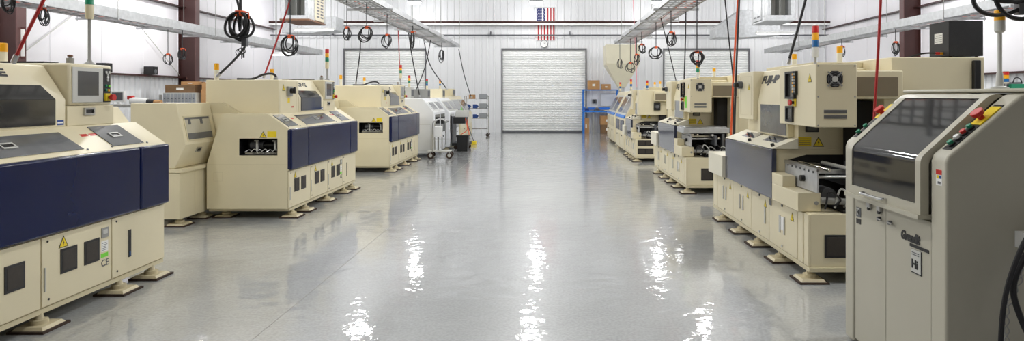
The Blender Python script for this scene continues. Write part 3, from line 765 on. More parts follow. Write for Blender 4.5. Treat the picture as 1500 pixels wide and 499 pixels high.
# ------------------------------------------------------------ the beige cabinet with the smoked hood, nearest on the right
def hood_cabinet():
    t = thing('screen_printer', 'beige cabinet with smoked slanted window hood and red stop buttons, nearest on the right', 'machine', (2.0, 3.27, 0))
    F = FR((0, 0, 0), -Y, Z)
    prof = [(0, .015), (0, 1.29), (.012, 1.325), (.375, 1.63), (.42, 1.645), (1.5, 1.645), (1.5, .015)]
    for a, b in ((0, .135), (1.0, 1.12)):
        mb = MB(); mb.prism('y', prof, a, b, 'grey_cream'); sp = mb.build('side_panel', t, bevel=.014, seg=3)
        S = FR((.012, 0, 1.325), -Y, Vector((.363, 0, .305)))
        LN = math.hypot(.363, .305)
        near = a == 0
        c = (a + b) / 2
        mb = MB(); mb.fpoly(S, [(-c - .035, .09 * LN), (-c + .035, .09 * LN), (-c + .035, .84 * LN), (-c - .035, .84 * LN)], 0, .003, 'black'); st = mb.build('control_strip', sp)
        mb = MB(); mb.fbox(S, -c - .038, -c + .038, .50 * LN, .80 * LN, .001, .007, 'yellow'); mb.build('stop_switch_base', st)
        mb = MB(); mb.fcyl(S, -c, .60 * LN, .007, .03, .016, 'red'); mb.fcyl(S, -c, .60 * LN, .03, .055, .03, 'red', .034, 18); mb.build('stop_button', st, bevel=.004)
        for q, m in ((.17, 'green'), (.26, 'paper'), (.35, 'red'), (.44, 'green')) if near else ((.17, 'green'), (.3, 'green')):
            mb = MB(); mb.fcyl(S, -c, q * LN, .003, .012, .019, 'black'); mb.fcyl(S, -c, q * LN, .012, .028, .015, m); mb.build('button', st, bevel=.002)
        if near:
            mb = MB(); mb.fbox(F, -.085, -.035, 1.17, 1.25, 0, .001, 'paper'); mb.fbox(F, -.085, -.035, 1.225, 1.25, .001, .0014, 'red'); mb.fbox(F, -.08, -.06, 1.205, 1.222, .001, .0014, 'yellow'); mb.fbox(F, -.058, -.038, 1.205, 1.222, .001, .0014, 'blue_bin'); mb.fbox(F, -.07, -.045, 1.178, 1.19, .001, .0014, 'grey_dark')
            mb.build('rating_label', sp, smooth=False)
    mb = MB(); mb.box(.03, 1.48, .138, .997, .015, 1.0, 'grey_cream'); mb.prism('y', [(.05, 1.0), (.05, 1.28), (.40, 1.60), (1.48, 1.60), (1.48, 1.0)], .138, .997, 'grey_cream')
    mb.box(.02, .06, .138, .997, .975, 1.0, 'dark'); mb.build('body', t, smooth=False)
    mb = MB(); mb.box(.40, 1.5, -.02, 1.14, 1.647, 1.668, 'grey_cream'); mb.build('top_plate', t, bevel=.008)
    # hood: a frame round a bent smoked window
    arc = [(-.045, 1.0), (-.045, 1.27)] + [(-.045 + .07 * (1 - math.cos(q)) , 1.27 + .07 * math.sin(q)) for q in (.22, .44, .66, .86)] + [(.30, 1.615), (.325, 1.632), (.36, 1.64)]
    inn = [(x + .045, z - .012 if i > 1 else z) for i, (x, z) in enumerate(arc)]
    def strip(mb, y0, y1, pr, m, i0=0, i1=None):
        q = list(pr)[i0:i1]
        for (xa, za), (xb, zb), (xc, zc), (xd, zd) in zip(q, q[1:], inn[i0:i1], inn[i0:i1][1:]):
            mb.hexa([(xa, y0, za), (xb, y0, zb), (xd, y0, zd), (xc, y0, zc)], [(xa, y1, za), (xb, y1, zb), (xd, y1, zd), (xc, y1, zc)], m)
    mb = MB(); strip(mb, .15, .20, arc, 'grey_cream'); strip(mb, .925, .99, arc, 'grey_cream')
    mb.box(-.045, 0, .20, .925, 1.0, 1.055, 'grey_cream')
    mb.prism('y', [arc[6], arc[7], arc[8], inn[8], inn[7], inn[6]], .2, .925, 'grey_cream')
    mb.box(-.062, .02, .145, .995, .978, 1.002, 'grey_cream')
    hd = mb.build('hood', t)
    gl = [(x + .006, z) for x, z in arc]
    gl[0] = (-.039, 1.05); 
    mb = MB()
    q = gl[:7]
    vs = [(x, y, z) for x, z in q for y in (.198, .927)]
    vs2 = [(x + .006, y, z - .002) for x, z in q for y in (.198, .927)]
    n = len(vs)
    fs = []
    for k in range(len(q) - 1):
        a = 2 * k
        fs += [[a, a + 2, a + 3, a + 1], [n + a, n + a + 1, n + a + 3, n + a + 2]]
    mb.add(vs + vs2, fs, 'glass_smoke'); mb.build('window', hd)
    mb = MB(); FH = FR((-.045, 0, 0), -Y, Z)
    mb.tube(spline([FH.p(-.74, 1.03, 0), FH.p(-.74, 1.03, .03), FH.p(-.70, 1.03, .036), FH.p(-.54, 1.03, .036), FH.p(-.50, 1.03, .03), FH.p(-.50, 1.03, 0)], 4), .008, 'chrome', 8); mb.build('handle', hd)
    # doors
    FD = FR((.008, 0, 0), -Y, Z)
    for a, b in ((.142, .60), (.604, .992)):
        mb = MB(); mb.box(.008, .03, a, b, .04, .965, 'grey_cream'); d = mb.build('door', t, bevel=.003)
        h = a + .06 if a > .5 else b - .06
        mb = MB(); mb.fbox(FD, -h - .02 - .12, -h + .02 - .12, .93, .962, 0, .02, 'steel'); mb.fcyl(FD, -h - .12, .925, .006, .02, .012, 'black'); mb.build('catch', d, bevel=.003)
        mb = MB(); mb.fcyl(FD, -h, .885, 0, .02, .012, 'grey_dark'); mb.fbox(FD, -h - .0, -h + .045, .882, .89, .02, .026, 'steel'); mb.build('latch', d)
        if a > .5:
            mb = MB(); mb.fbox(FD, -.97, -.91, .845, .905, 0, .003, 'grey_dark'); mb.fbox(FD, -.966, -.925, .858, .901, .003, .004, 'grey_light'); mb.fbox(FD, -.97, -.91, .80, .832, 0, .003, 'black'); mb.build('badge', d, smooth=False)
            lettering('H', FD, -.958, .862, .042, 'black', d, name='badge_letter', d=.005, bold=.001)
        else:
            mb = MB(); mb.fbox(FD, -.34, -.16, .795, .812, 0, .004, 'black'); mb.fbox(FD, -.325, -.225, .655, .785, 0, .004, 'black'); mb.fbox(FD, -.325, -.231, .662, .785, .004, .005, 'grey_light'); mb.build('badge', d, smooth=False)
            lettering('Hi', FD, -.315, .685, .065, 'black', d, name='badge_letter', d=.006, bold=.002)
            lettering('Grendlt', FD, -.43, .822, .066, 'black', d, bold=.004, width=.19, shear=.2)
            mb = MB(); mb.fbox(FD, -.315, -.245, .755, .76, .005, .006, 'grey_dark'); mb.fbox(FD, -.315, -.245, .766, .771, .005, .006, 'grey_dark'); mb.build('badge_print', d, smooth=False)
    # amber beacon on its pole
    mb = MB(); mb.lathe((.79, .75, 1.668), [(.05, 0), (.05, .012), (.022, .022), (.018, .10), (.013, .11), (.013, .34)], 'grey_light', 14); mb.cyl((.79, .75, 1.9), (.79, .75, 2.03), .013, .013, 'grey_light', 10); mb.lathe((.79, .75, 2.02), [(.02, 0), (.03, .01), (.03, .075)], 'grey_light', 16); bc = mb.build('beacon', t)
    MB().lathe((.79, .75, 2.095), [(.0305, 0), (.0305, .062), (.024, .066)], 'amber', 16).build('amber_lens', bc)
    # hoses at the near side
    mb = MB()
    mb.tube(spline([(.46, .0, .98), (.40, -.10, 1.0), (.27, -.17, .93), (.185, -.17, .70), (.157, -.17, .46), (.15, -.18, .2), (.16, -.2, .012), (.3, -.3, .014), (.5, -.34, .014)], 7), .012, 'cable', 8)
    mb.tube(spline([(.52, .0, .92), (.46, -.09, .94), (.32, -.14, .89), (.225, -.16, .72), (.26, -.17, .55), (.33, -.18, .4), (.38, -.2, .2), (.45, -.24, .016), (.7, -.28, .016)], 7), .014, 'cable', 8)
    mb.build('hose', t)
    mb = MB()
    for ph in (0, math.pi):
        mb.tube([(.30 - .10 * min(1, k / 18) + .010 * math.cos(k * .8 + ph), -.15 + .010 * math.sin(k * .8 + ph), .82 - k * .012) for k in range(36)], .003, 'grey', 5)
    mb.box(.345, .41, -.16, -.001, .87, .95, 'paper'); mb.build('twisted_wire', t)
    return t
hood_cabinet()

# ------------------------------------------------------------ farther machines with slanted fronts
def slant_machine(name, label, loc, side, L, body, front, zt, tower=None, tower_top=2.2, trim=None, glassm='smoke_pale', panels='grey_dark', group=None, deep=1.1, zs=.98, run=.40, end='grey_light', tx=.78):
    """x runs away from the aisle; side = +1 right of the aisle, -1 left"""
    t = thing(name, label, 'machine', loc, 0, group)
    sx = side
    def PR(pts): return [(sx * x, z) for x, z in pts]
    F = FR((0, 0, 0), -Y * sx, Z)
    q = lambda y: -y * sx
    S = FR((0, 0, zs), -Y * sx, Vector((sx * run, 0, zt - .06 - zs)))
    LN = math.hypot(run, zt - .06 - zs)
    mb = MB(); mb.prism('y', PR([(.0, .08), (.0, zs), (run, zt - .06), (run + .06, zt), (deep, zt), (deep, .08)]), 0, L, body); mb.build('body', t, bevel=.02)
    n = 2
    for k in range(n):
        a, b = L * k / n + .06, L * (k + 1) / n - .06
        lo, hi = sorted((q(a), q(b)))
        mb = MB(); mb.fbox(S, lo, hi, .10 * LN, .88 * LN, .001, .02, front); w = mb.build('window', t, bevel=.008)
        mb = MB(); mb.fbox(S, lo + .07, hi - .07, .18 * LN, .80 * LN, .02, .024, glassm); mb.build('pane', w)
        if trim:
            mb = MB(); mb.fbox(S, lo - .04, hi + .04, .0, .10 * LN, .0, .035, trim); mb.build('window_edge', w, bevel=.006)
        mb = MB(); mb.fbox(F, lo, hi, .16, .52, 0, .012, body); d = mb.build('door', t, bevel=.004)
        mb = MB(); mb.fcyl(F, (lo + hi) / 2, .47, .012, .03, .02, 'black'); mb.build('knob', d)
        mb = MB(); mb.fbox(F, lo + .05, hi - .05, .60, zs - .06, 0, .01, panels); mb.build('service_panel', t, bevel=.004)
    mb = MB()
    for y in (.15, L - .15):
        for x in (.12, deep - .15): mb.lathe((sx * x, y, 0), [(.09, 0), (.09, .03), (.03, .04), (.03, .085)], 'foot_paint', 12)
    mb.build('levelling_feet', t)
    N = FR((0, 0, 0), X, Z)
    lo, hi = sorted((sx * .10, sx * .85))
    mb = MB(); mb.fbox(N, lo, hi, .15, .86, 0, .002, end); mb.fring(N, lo, hi, .15, .86, .006, 0, .003, 'grey_light'); mb.fbox(N, (lo + hi) / 2 - .05, (lo + hi) / 2 + .05, .5, .53, 0, .012, 'grey'); mb.build('end_door', t)
    if tower: signal_tower(t, sx * tx, .5, zt - .002, tower_top, tower)
    return t
slant_machine('oven_machine', 'white rounded machine just past the farthest navy-covered mounter', (-3.08, 17.35, 0), -1, 1.8, 'white_machine', 'white', 1.56, ('red', 'amber', 'green'), 2.2, panels='smoke', zs=1.18, run=.26, end='white_machine', deep=1.3)
slant_machine('oven_machine', 'second white machine, behind the hand trolley on the left', (-3.02, 19.6, 0), -1, 2.0, 'white_machine', 'grey_light', 1.57, ('red', 'green', 'blue_lens'), 2.16, panels='smoke', zs=1.12, run=.3, end='grey')
slant_machine('oven_machine', 'cream machine with long slanted windows next to the wire bin rack', (-3.02, 22.0, 0), -1, 3.2, 'cream', 'grey_light', 1.62, ('red', 'amber', 'blue_lens'), 2.2, panels='cream_pale')
slant_machine('inspection_machine', 'cream machine with blue-edged slanted windows behind the farthest placer', (2.12, 18.35, 0), 1, 2.4, 'cream', 'grey_light', 1.80, ('red', 'amber', 'blue_lens'), 2.12, 'blue_paint', panels='navy', tx=.25)
slant_machine('inspection_machine', 'last cream machine on the right, next to the blue workbench', (2.16, 21.6, 0), 1, 2.6, 'cream', 'grey_light', 1.78, ('red', 'amber', 'blue_lens'), 2.1, 'blue_paint', panels='cream_dark', tx=.25)

# things standing on the far left machines
def crate_box(name, label, cat, loc, w, d, h, m, group=None, screen=False, parts=True):
    t = thing(name, label, cat, loc, 0, group)
    mb = MB(); mb.box(-w / 2, w / 2, -d / 2, d / 2, 0, h, m); mb.build('body', t, bevel=.008)
    if screen:
        mb = MB(); mb.box(w / 2, w / 2 + .01, -d * .36, d * .36, h * .18, h * .82, 'grey_dark'); mb.build('screen', t, bevel=.003)
        mb = MB(); mb.box(w / 2, w / 2 + .012, -d * .4, d * .4, h * .05, h * .1, 'grey'); mb.build('button_panel', t)
    return t
def carton(label, loc, w, d, h, group=None, m='card', rz=0.0):
    t = thing('cardboard_box', label, 'box', loc, rz, group)
    mb = MB(); mb.box(-w / 2, w / 2, -d / 2, d / 2, 0, h, m); mb.build('carton', t, bevel=.006)
    mb = MB(); mb.box(-w / 2 - .002, w / 2 + .002, -.025, .025, h - .08, h + .002, 'card_dark'); mb.build('tape', t)
    mb = MB(); mb.box(-w * .12, w * .12, -d / 2 - .003, -d / 2, h * .35, h * .6, 'paper'); mb.build('shipping_label', t)
    return t
crate_box('monitor', 'grey boxy monitor on the first white machine', 'monitor', (-3.66, 18.55, 1.557), .42, .45, .26, 'grey', screen=True)
crate_box('control_cabinet', 'grey box on the first white machine, right behind the last signal tower', 'box', (-3.9, 17.72, 1.557), .3, .36, .30, 'grey_light', screen=True)
crate_box('monitor', 'cream boxy monitor on the second white machine', 'monitor', (-3.66, 20.9, 1.567), .50, .5, .28, 'cream', screen=True)
crate_box('control_cabinet', 'cream box on the long slanted-window machine', 'box', (-3.75, 23.4, 1.617), .6, .7, .26, 'cream_dark', screen=True)

# hand trolley
t = thing('hand_trolley', 'grey hand trolley with a white box, between the farthest mounter and white machine', 'trolley', (-2.83, 16.98, 0), math.radians(4))
mb = MB(); mb.box(-.36, .26, -.22, .22, .17, .2, 'grey_light'); mb.build('platform', t, bevel=.006)
mb = MB(); mb.tube(spline([(-.2, -.26, .2), (-.2, -.26, .85), (-.12, -.26, 1.0), (.05, -.26, 1.02), (.15, -.26, .95)], 5), .016, 'steel', 8); mb.tube(spline([(-.2, .26, .2), (-.2, .26, .85), (-.12, .26, 1.0), (.05, .26, 1.02), (.15, .26, .95)], 5), .016, 'steel', 8); mb.tube([(.15, -.26, .95), (.15, .26, .95)], .018, 'black', 8); mb.build('handle', t)
mb = MB(); mb.box(-.18, .02, -.2, .1, .56, .82, 'white'); mb.box(-.1, -.06, -.05, -.02, .2, .56, 'grey'); mb.build('instrument_box', t, bevel=.006)
mb = MB(); mb.box(.0, .03, -.02, .02, .2, .62, 'steel'); mb.box(-.2, .2, -.24, -.22, .5, .52, 'steel'); mb.build('post', t)
for x, y in ((-.26, -.2), (-.26, .2), (.22, -.2), (.22, .2)):
    mb = MB(); mb.cyl((x, y - .02, .085), (x, y + .02, .085), .085, .085, 'rubber', 18); mb.cyl((x, y - .024, .085), (x, y + .024, .085), .045, .045, 'grey_light', 14)
    mb.box(x - .02, x + .02, y - .03, y + .03, .12, .17, 'steel'); mb.build('castor', t)
# feeder cart with orange cord
t = thing('feeder_cart', 'dark feeder cart hung with orange cord beside the second white machine', 'cart', (-2.66, 20.0, 0))
mb = MB(); mb.box(-.3, .22, -.35, .35, .12, .2, 'black'); mb.box(-.3, -.26, -.35, .35, .2, 1.0, 'grey_dark'); mb.box(-.28, .1, -.33, .33, .78, .98, 'black'); mb.build('frame', t, bevel=.006)
mb = MB(); mb.tube(spline([(.1, -.3, .95), (.16, -.34, .6), (-.05, -.37, .42), (.15, -.36, .3), (.2, -.2, .45), (.13, .1, .7), (.1, .2, .9)], 6), .012, 'orange', 6); mb.build('cord', t)
for k in range(5):
    mb = MB(); mb.box(-.2, .15, -.28 + k * .12, -.22 + k * .12, .98, 1.14 + .04 * (k % 2), 'grey_light'); mb.build('feeder', t, bevel=.004)
for x in (-.2, .15):
    for y in (-.26, .26):
        mb = MB(); mb.cyl((x, y - .015, .06), (x, y + .015, .06), .06, .06, 'rubber', 14); mb.build('castor', t)
t = thing('waste_bin', 'black open-topped bin on the floor past the hand trolley', 'bin', (-2.55, 19.1, 0))
mb = MB(); w = .17
mb.hexa([(-w * .85, -w * .85, 0), (w * .85, -w * .85, 0), (w * .85, w * .85, 0), (-w * .85, w * .85, 0)], [(-w, -w, .46), (w, -w, .46), (w, w, .46), (-w, w, .46)], 'black'); mb.build('bin_body', t, bevel=.01)
mb = MB(); mb.box(-w - .01, w + .01, -w - .01, -w + .01, .44, .47, 'black'); mb.box(-w - .01, w + .01, w - .01, w + .01, .44, .47, 'black'); mb.box(-w - .01, -w + .01, -w, w, .44, .47, 'black'); mb.box(w - .01, w + .01, -w, w, .44, .47, 'black'); mb.build('rim', t)
t = thing('broom', 'broom with a yellow handle leaning on the machine past the bin', 'broom', (-2.72, 21.75, 0))
mb = MB(); mb.tube([(.18, 0, .1), (-.16, .02, 1.0)], .014, 'grey_dark', 8); mb.tube([(-.16, .02, 1.0), (-.26, .025, 1.27)], .016, 'green_tag', 8); mb.build('broom_handle', t)
mb = MB(); mb.box(.10, .26, -.15, .15, .0, .11, 'yellow'); mb.build('brush', t, bevel=.01)

# wire rack with grey bins
t = thing('wire_rack', 'chrome wire rack on castors near the far wall, left of the roller door', 'rack', (-2.95, 26.3, 0))
for x in (-.45, .45):
    for y in (-.3, .3):
        mb = MB(); mb.cyl((x, y, .12), (x, y, 1.62), .016, .016, 'chrome', 8); mb.build('post', t)
        mb = MB(); mb.cyl((x, y - .015, .06), (x, y + .015, .06), .06, .06, 'rubber', 14); mb.box(x - .015, x + .015, y - .022, y + .022, .06, .13, 'steel'); mb.build('castor', t)
RZ = (.3, .72, 1.12, 1.5)
for z in RZ:
    mb = MB()
    for y in [-.3 + k * .06 for k in range(11)]: mb.box(-.45, .45, y - .004, y + .004, z - .008, z, 'chrome')
    for x in (-.45, 0, .45): mb.box(x - .006, x + .006, -.3, .3, z - .02, z - .006, 'chrome')
    mb.build('shelf', t, smooth=False)
def bin_at(x, y, z, m, label, group, w=.2, d=.34, h=.16):
    t = thing('storage_bin', label, 'bin', (x, y, z), 0, group)
    mb = MB()
    mb.prism('y', [(-d / 2, 0), (d / 2 - .06, 0), (d / 2, h * .55), (d / 2 - .02, h * .55), (d / 2 - .07, .012), (-d / 2 + .012, .012), (-d / 2 + .012, h), (-d / 2, h)], -w / 2, w / 2, m)
    for y2 in (-w / 2, w / 2 - .008): mb.prism('y', [(-d / 2, 0), (d / 2 - .06, 0), (d / 2, h * .55), (d / 2 - .1, h), (-d / 2, h)], y2, y2 + .008, m)
    mb.build('bin_body', t, smooth=False)
    mb = MB(); mb.box(d / 2 - .035, d / 2 - .028, -.05, .05, h * .2, h * .45, 'paper'); mb.build('bin_label', t)
    return t
lv = ('bottom', 'second', 'third', 'top')
for r in range(1, 4):
    for k, y in enumerate((-.19, .04)):
        bin_at(-2.95 + .30, 26.3 + y, RZ[r], 'bin_grey', 'grey open bin on the %s shelf of the wire rack, %s the roller door' % (lv[r], ('farther from', 'closer to')[k]), 'grey bins on the wire rack', h=.2)
    if r < 3:
        for k, x in enumerate((-.32, -.02)):
            bin_at(-2.95 + x, 26.12, RZ[r], 'blue_bin', 'blue bin on the %s shelf of the wire rack, %s the left machines' % (lv[r], ('against', 'away from')[k]), 'blue bins on the wire rack', w=.2, d=.22)
carton('small cardboard box on top of the wire rack', (-3.15, 26.4, 1.5), .24, .25, .17)

# ------------------------------------------------------------ far end: bench, cartons, hopper, flag, clock
t = thing('workbench', 'blue steel workbench with upper shelf against the far wall', 'workbench', (2.15, 28.2, 0))
mb = MB(); mb.box(-.72, .85, -.38, .38, .92, .97, 'blue_paint'); mb.build('bench_top', t, bevel=.005)
mb = MB(); mb.box(-.72, .85, -.05, .36, 1.86, 1.90, 'blue_paint'); mb.build('upper_shelf', t, bevel=.005)
mb = MB(); mb.box(-.70, .83, .30, .34, 1.02, 1.12, 'blue_paint'); mb.build('back_rail', t)
for x in (-.68, .81):
    mb = MB(); mb.box(x - .035, x + .035, .24, .31, 0, 1.86, 'blue_paint'); mb.box(x - .03, x + .03, -.05, .24, 1.80, 1.86, 'blue_paint'); mb.build('upright', t, bevel=.004)
    mb = MB(); mb.box(x - .035, x + .035, -.36, -.30, 0, .92, 'blue_paint'); mb.build('leg', t, bevel=.004)
mb = MB(); mb.box(-.3, -.23, -.3, -.25, 0, .92, 'grey'); mb.build('centre_post', t)
carton('taller cardboard box on the blue bench\'s upper shelf', (1.92, 28.3, 1.90), .52, .32, .40)
carton('lower cardboard box on the blue bench\'s upper shelf', (2.46, 28.3, 1.90), .40, .32, .23)
carton('upright cardboard box leaning under the left end of the blue bench', (1.58, 28.02, 0), .26, .14, .66)
carton('large cardboard box under the blue bench, on another box', (2.5, 28.15, .38), .62, .40, .38)
carton('darker cardboard box on the floor under the blue bench', (2.5, 28.15, 0), .58, .42, .38, m='card_dark')
for k, (x, m, nm, lb, ct) in enumerate(((1.62, 'blue_bin', 'tool_case', 'small dark blue case on the blue bench, at its left end', 'case'), (2.05, 'grey_dark', 'vice', 'dark grey vice on the blue bench top', 'vice'))):
    t = thing(nm, lb, ct, (x, 28.05, .97))
    mb = MB(); mb.box(-.11, .11, -.09, .09, 0, .12, m); mb.box(-.05, .05, -.05, .05, .12, .17, 'grey'); mb.build('body', t, bevel=.01)
    mb = MB(); mb.tube([(-.06, -.1, .08), (-.06, -.13, .08), (.06, -.13, .08), (.06, -.1, .08)], .01, 'black', 6); mb.build('handle', t)
t = thing('paper_tray', 'yellow folder lying on the blue bench top', 'folder', (2.52, 28.05, .97)); mb = MB(); mb.box(-.16, .16, -.11, .11, 0, .02, 'yellow'); mb.box(-.15, .15, -.10, .10, .02, .026, 'paper'); mb.build('folder', t)
t = thing('wall_phone', 'small dark wall phone above the blue bench', 'phone', (1.99, 28.765, 1.38)); mb = MB(); mb.box(-.09, .09, -.05, .035, -.09, .09, 'grey_dark'); mb.build('phone_body', t, bevel=.01); mb = MB(); mb.box(-.03, .0, -.085, -.05, -.08, .08, 'black'); mb.build('handset', t, bevel=.01)
t = thing('notice_board', 'white notice board on the wall behind the blue bench', 'notice board', (2.62, 28.70, 1.45)); mb = MB(); mb.box(-.36, .36, 0, .05, -.28, .28, 'white'); mb.fring(FR((0, 0, 0), X, Z), -.37, .37, -.29, .29, .015, 0, .01, 'grey_light'); mb.build('board', t)

t = thing('material_hopper', 'tall cream funnel hopper standing by the far wall above the right machines', 'hopper', (2.95, 26.6, 0))
def frus(mb, w0, d0, z0, w1, d1, z1, m, x1=0):
    mb.hexa([(-w0, -d0, z0), (w0, -d0, z0), (w0, d0, z0), (-w0, d0, z0)], [(x1 - w1, -d1, z1), (x1 + w1, -d1, z1), (x1 + w1, d1, z1), (x1 - w1, d1, z1)], m)
mb = MB(); frus(mb, .14, .14, 1.95, .68, .6, 2.9, 'hopper_paint', -.02); frus(mb, .68, .6, 2.9, .70, .6, 3.68, 'hopper_paint'); mb.build('funnel', t, bevel=.02)
mb = MB(); mb.lathe((0, 0, 0), [(.22, 0), (.22, .03), (.12, .04), (.12, 1.96)], 'galv', 16); mb.build('down_pipe', t)

t = thing('flag', 'striped flag with a starred blue canton hanging vertically above the roller door', 'flag', (-.22, 28.765, 0))
FW, F0, F1 = .88, 4.08, 5.52
N = FR((-FW / 2, 0, 0), X, Z)
mb = MB(); sw = FW / 13
def wavy(mb, a0, a1, b0, b1, m, d):
    n = 10
    for k in range(n):
        za, zb = b0 + (b1 - b0) * k / n, b0 + (b1 - b0) * (k + 1) / n
        mb.fbox(N, a0, a1, za, zb, d - .006, d, m)
for k in range(13):
    wavy(mb, k * sw, (k + 1) * sw, F0, F1 if k > 6 else F1 - .62, 'flag_red' if k % 2 == 0 else 'flag_white', .006)
mb.build('stripes', t, smooth=False)
mb = MB(); wavy(mb, 0, 7 * sw, F1 - .62, F1, 'flag_blue', .006)
cn = mb.build('canton', t, smooth=False)
mb = MB()
for r in range(9):
    for c in range(6 if r % 2 == 0 else 5):
        cx = 7 * sw * ((c + .5) / 6 if r % 2 == 0 else (c + 1) / 6); cy = F1 - .62 + .62 * (r + .5) / 9
        mb.fpoly(N, [(cx + (.022 if i % 2 == 0 else .009) * math.sin(i * math.pi / 5), cy + (.022 if i % 2 == 0 else .009) * math.cos(i * math.pi / 5)) for i in range(10)], .006, .008, 'flag_white')
st = mb.build('star', cn, smooth=False); st['kind'] = 'stuff'
mb = MB(); mb.tube([(-FW / 2 - .03, -.01, F1 + .01), (FW / 2 + .03, -.01, F1 + .01)], .012, 'grey', 8); mb.build('hanging_rod', t)
t = thing('wall_clock', 'round white wall clock between the flag and the roller door', 'clock', (-.24, 28.78, 3.92))
N = FR((0, 0, 0), X, Z)
mb = MB(); mb.fcyl(N, 0, 0, -.02, .05, .17, 'grey_dark', n=32); mb.build('clock_rim', t, bevel=.005)
mb = MB(); mb.fcyl(N, 0, 0, .05, .055, .15, 'white', n=32); mb.build('clock_face', t)
mb = MB(); mb.fbox(FR((0, 0, 0), X * .8 + Z * .6, Z * .8 - X * .6), 0, .08, -.006, .006, .055, .06, 'black'); mb.fbox(FR((0, 0, 0), Z, -X), 0, .12, -.004, .004, .06, .063, 'black'); mb.build('clock_hand', t)

# ------------------------------------------------------------ overhead: trays, ducts, strip lights
def cable_tray(label, x0, x1, y0, y1, z, side_h=.10, outer=0):
    t = thing('cable_tray', label, 'cable tray', (0, 0, 0), 0, 'overhead cable trays')
    for k, x in enumerate((x0, x1)):
        h = side_h if (outer == 0 or (outer < 0) == (k == 0)) else .10
        mb = MB(); mb.box(x - .012, x + .012, y0, y1, z, z + h, 'galv'); s = .03 if k == 0 else -.03
        a, b = sorted((x, x + s)); mb.box(a, b, y0, y1, z + h - .006, z + h, 'galv'); mb.box(a, b, y0, y1, z, z + .006, 'galv')
        mb.build('side_rail', t, smooth=False)
    mb = MB(); y = y0 + .12
    while y < y1:
        mb.box(x0, x1, y - .015, y + .015, z + .008, z + .03, 'galv'); y += .25
    r = mb.build('rungs', t, smooth=False)
    y = y0 + 1.0; n = 0
    while y < y1:
        mb = MB(); mb.box(x0 - .12, x1 + .12, y - .02, y + .02, z - .045, z - .003, 'galv'); mb.build('support_bar', t, smooth=False)
        if n % 2 == 0:
            for x in (x0 - .10, x1 + .10):
                mb = MB(); mb.cyl((x, y, z - .06), (x, y, ZC), .006, .006, 'grey', 6); mb.build('hanger_rod', t)
        y += 1.85; n += 1
    for k in range(5):
        mb = MB()
        xa = x0 + (x1 - x0) * (k + .8) / 6
        mb.tube(spline([(xa + random.uniform(-.05, .05), y0 + .3 + (y1 - y0 - .6) * j / 7, z + .045) for j in range(8)], 3), random.choice((.010, .014)), random.choice(('cable', 'cable', 'grey', 'orange')), 6)
        mb.build('laid_cable', t)
    return t
cable_tray('ladder cable tray hung above the left machine row', -3.70, -3.08, 2.0, 22.2, 3.28)
cable_tray('ladder cable tray hung above the right machine row', 2.08, 2.70, 2.0, 20.9, 3.28)
cable_tray('cable tray hung in front of the left side wall', -9.15, -8.55, 8.0, 24.4, 3.16, .19)
cable_tray('cable tray hung in front of the right side wall', 7.82, 8.42, 8.0, 23.6, 3.16, .17)

def duct_unit(label, x, y, sx, body='beige_unit', louvred=True):
    """hung air unit: a square metal duct mouth facing the viewer, then a louvred cabinet"""
    t = thing('air_unit', label, 'air conditioner', (x, y, 4.0), 0, 'hung air units')
    N = FR((0, 0, 0), X, Z)
    mb = MB(); mb.fring(N, -.42, .42, 0, .84, .11, -.55, 0, 'galv'); mb.build('duct_collar', t, bevel=.006)
    mb = MB(); mb.fbox(N, -.31, .31, .11, .73, -.54, -.5, 'grey_light'); mb.fbox(N, -.01, .0, .11, .73, -.5, -.1, 'grey'); mb.build('duct_lining', t)
    mb = MB(); mb.box(-.45, .45, .55, 1.35, 0.02, .95, body); cb = mb.build('unit_cabinet', t, bevel=.015)
    mb = MB()
    xf = .45 if sx > 0 else -.45
    for r in range(7 if louvred else 1):
        for q in range(2):
            a, b = sorted((xf, xf + .006 * sx))
            mb.box(a, b, .65 + q * .34, .88 + q * .34, .12 + r * .1, .17 + r * .1, 'grey_dark')
    mb.build('louvres', cb, smooth=False)
    mb = MB(); mb.box(-.46, .46, -.02, 1.45, -.05, 0, 'brown_plate' if louvred else 'galv'); mb.build('drip_tray', t)
    mb = MB()
    for xx in (-.47, .47):
        for yy in (.1, 1.35): mb.cyl((xx, yy, -.05), (xx, yy, 3.0), .008, .008, 'grey', 6)
    mb.build('hanger_rods', t)
    return t
duct_unit('beige air unit with square duct mouth, hung above the left machines', -7.86, 20.0, 1)
duct_unit('silver air unit with square duct mouth, hung above the right machines', 7.14, 20.0, -1, 'galv', False)
def elbow(label, x0, x1, y0, y1, z0, z1):
    t = thing('air_duct', label, 'duct', (0, 0, 0), 0, 'galvanised air ducts')
    mb = MB(); s = 1 if x1 > x0 else -1
    mb.prism('y', [(x0, z0), (x0, z0 + .35), (x0 + s * .9, z1), (x1, z1), (x1, z0 + .1), (x0 + s * 1.1, z0)], y0, y1, 'galv'); mb.build('duct', t, bevel=.01)
    mb = MB()
    for k in (.35, .7):
        xx = x0 + (x1 - x0) * k; mb.box(xx - .02, xx + .02, y0 - .015, y0, z0 + .05, z0 + .5, 'galv')
    mb.build('seam_flange', t)
    mb = MB()
    for xx in (x0 + s * .3, x1 - s * .2): mb.cyl((xx, (y0 + y1) / 2, z0 + .3), (xx, (y0 + y1) / 2, ZC), .008, .008, 'grey', 6)
    mb.build('hanger_rods', t)
elbow('galvanised air duct rising to the right, below the silver air unit', 6.05, 8.4, 23.6, 24.5, 3.75, 4.75)
elbow('galvanised air duct behind the beige air unit', -9.9, -7.9, 24.0, 24.9, 3.95, 4.55)
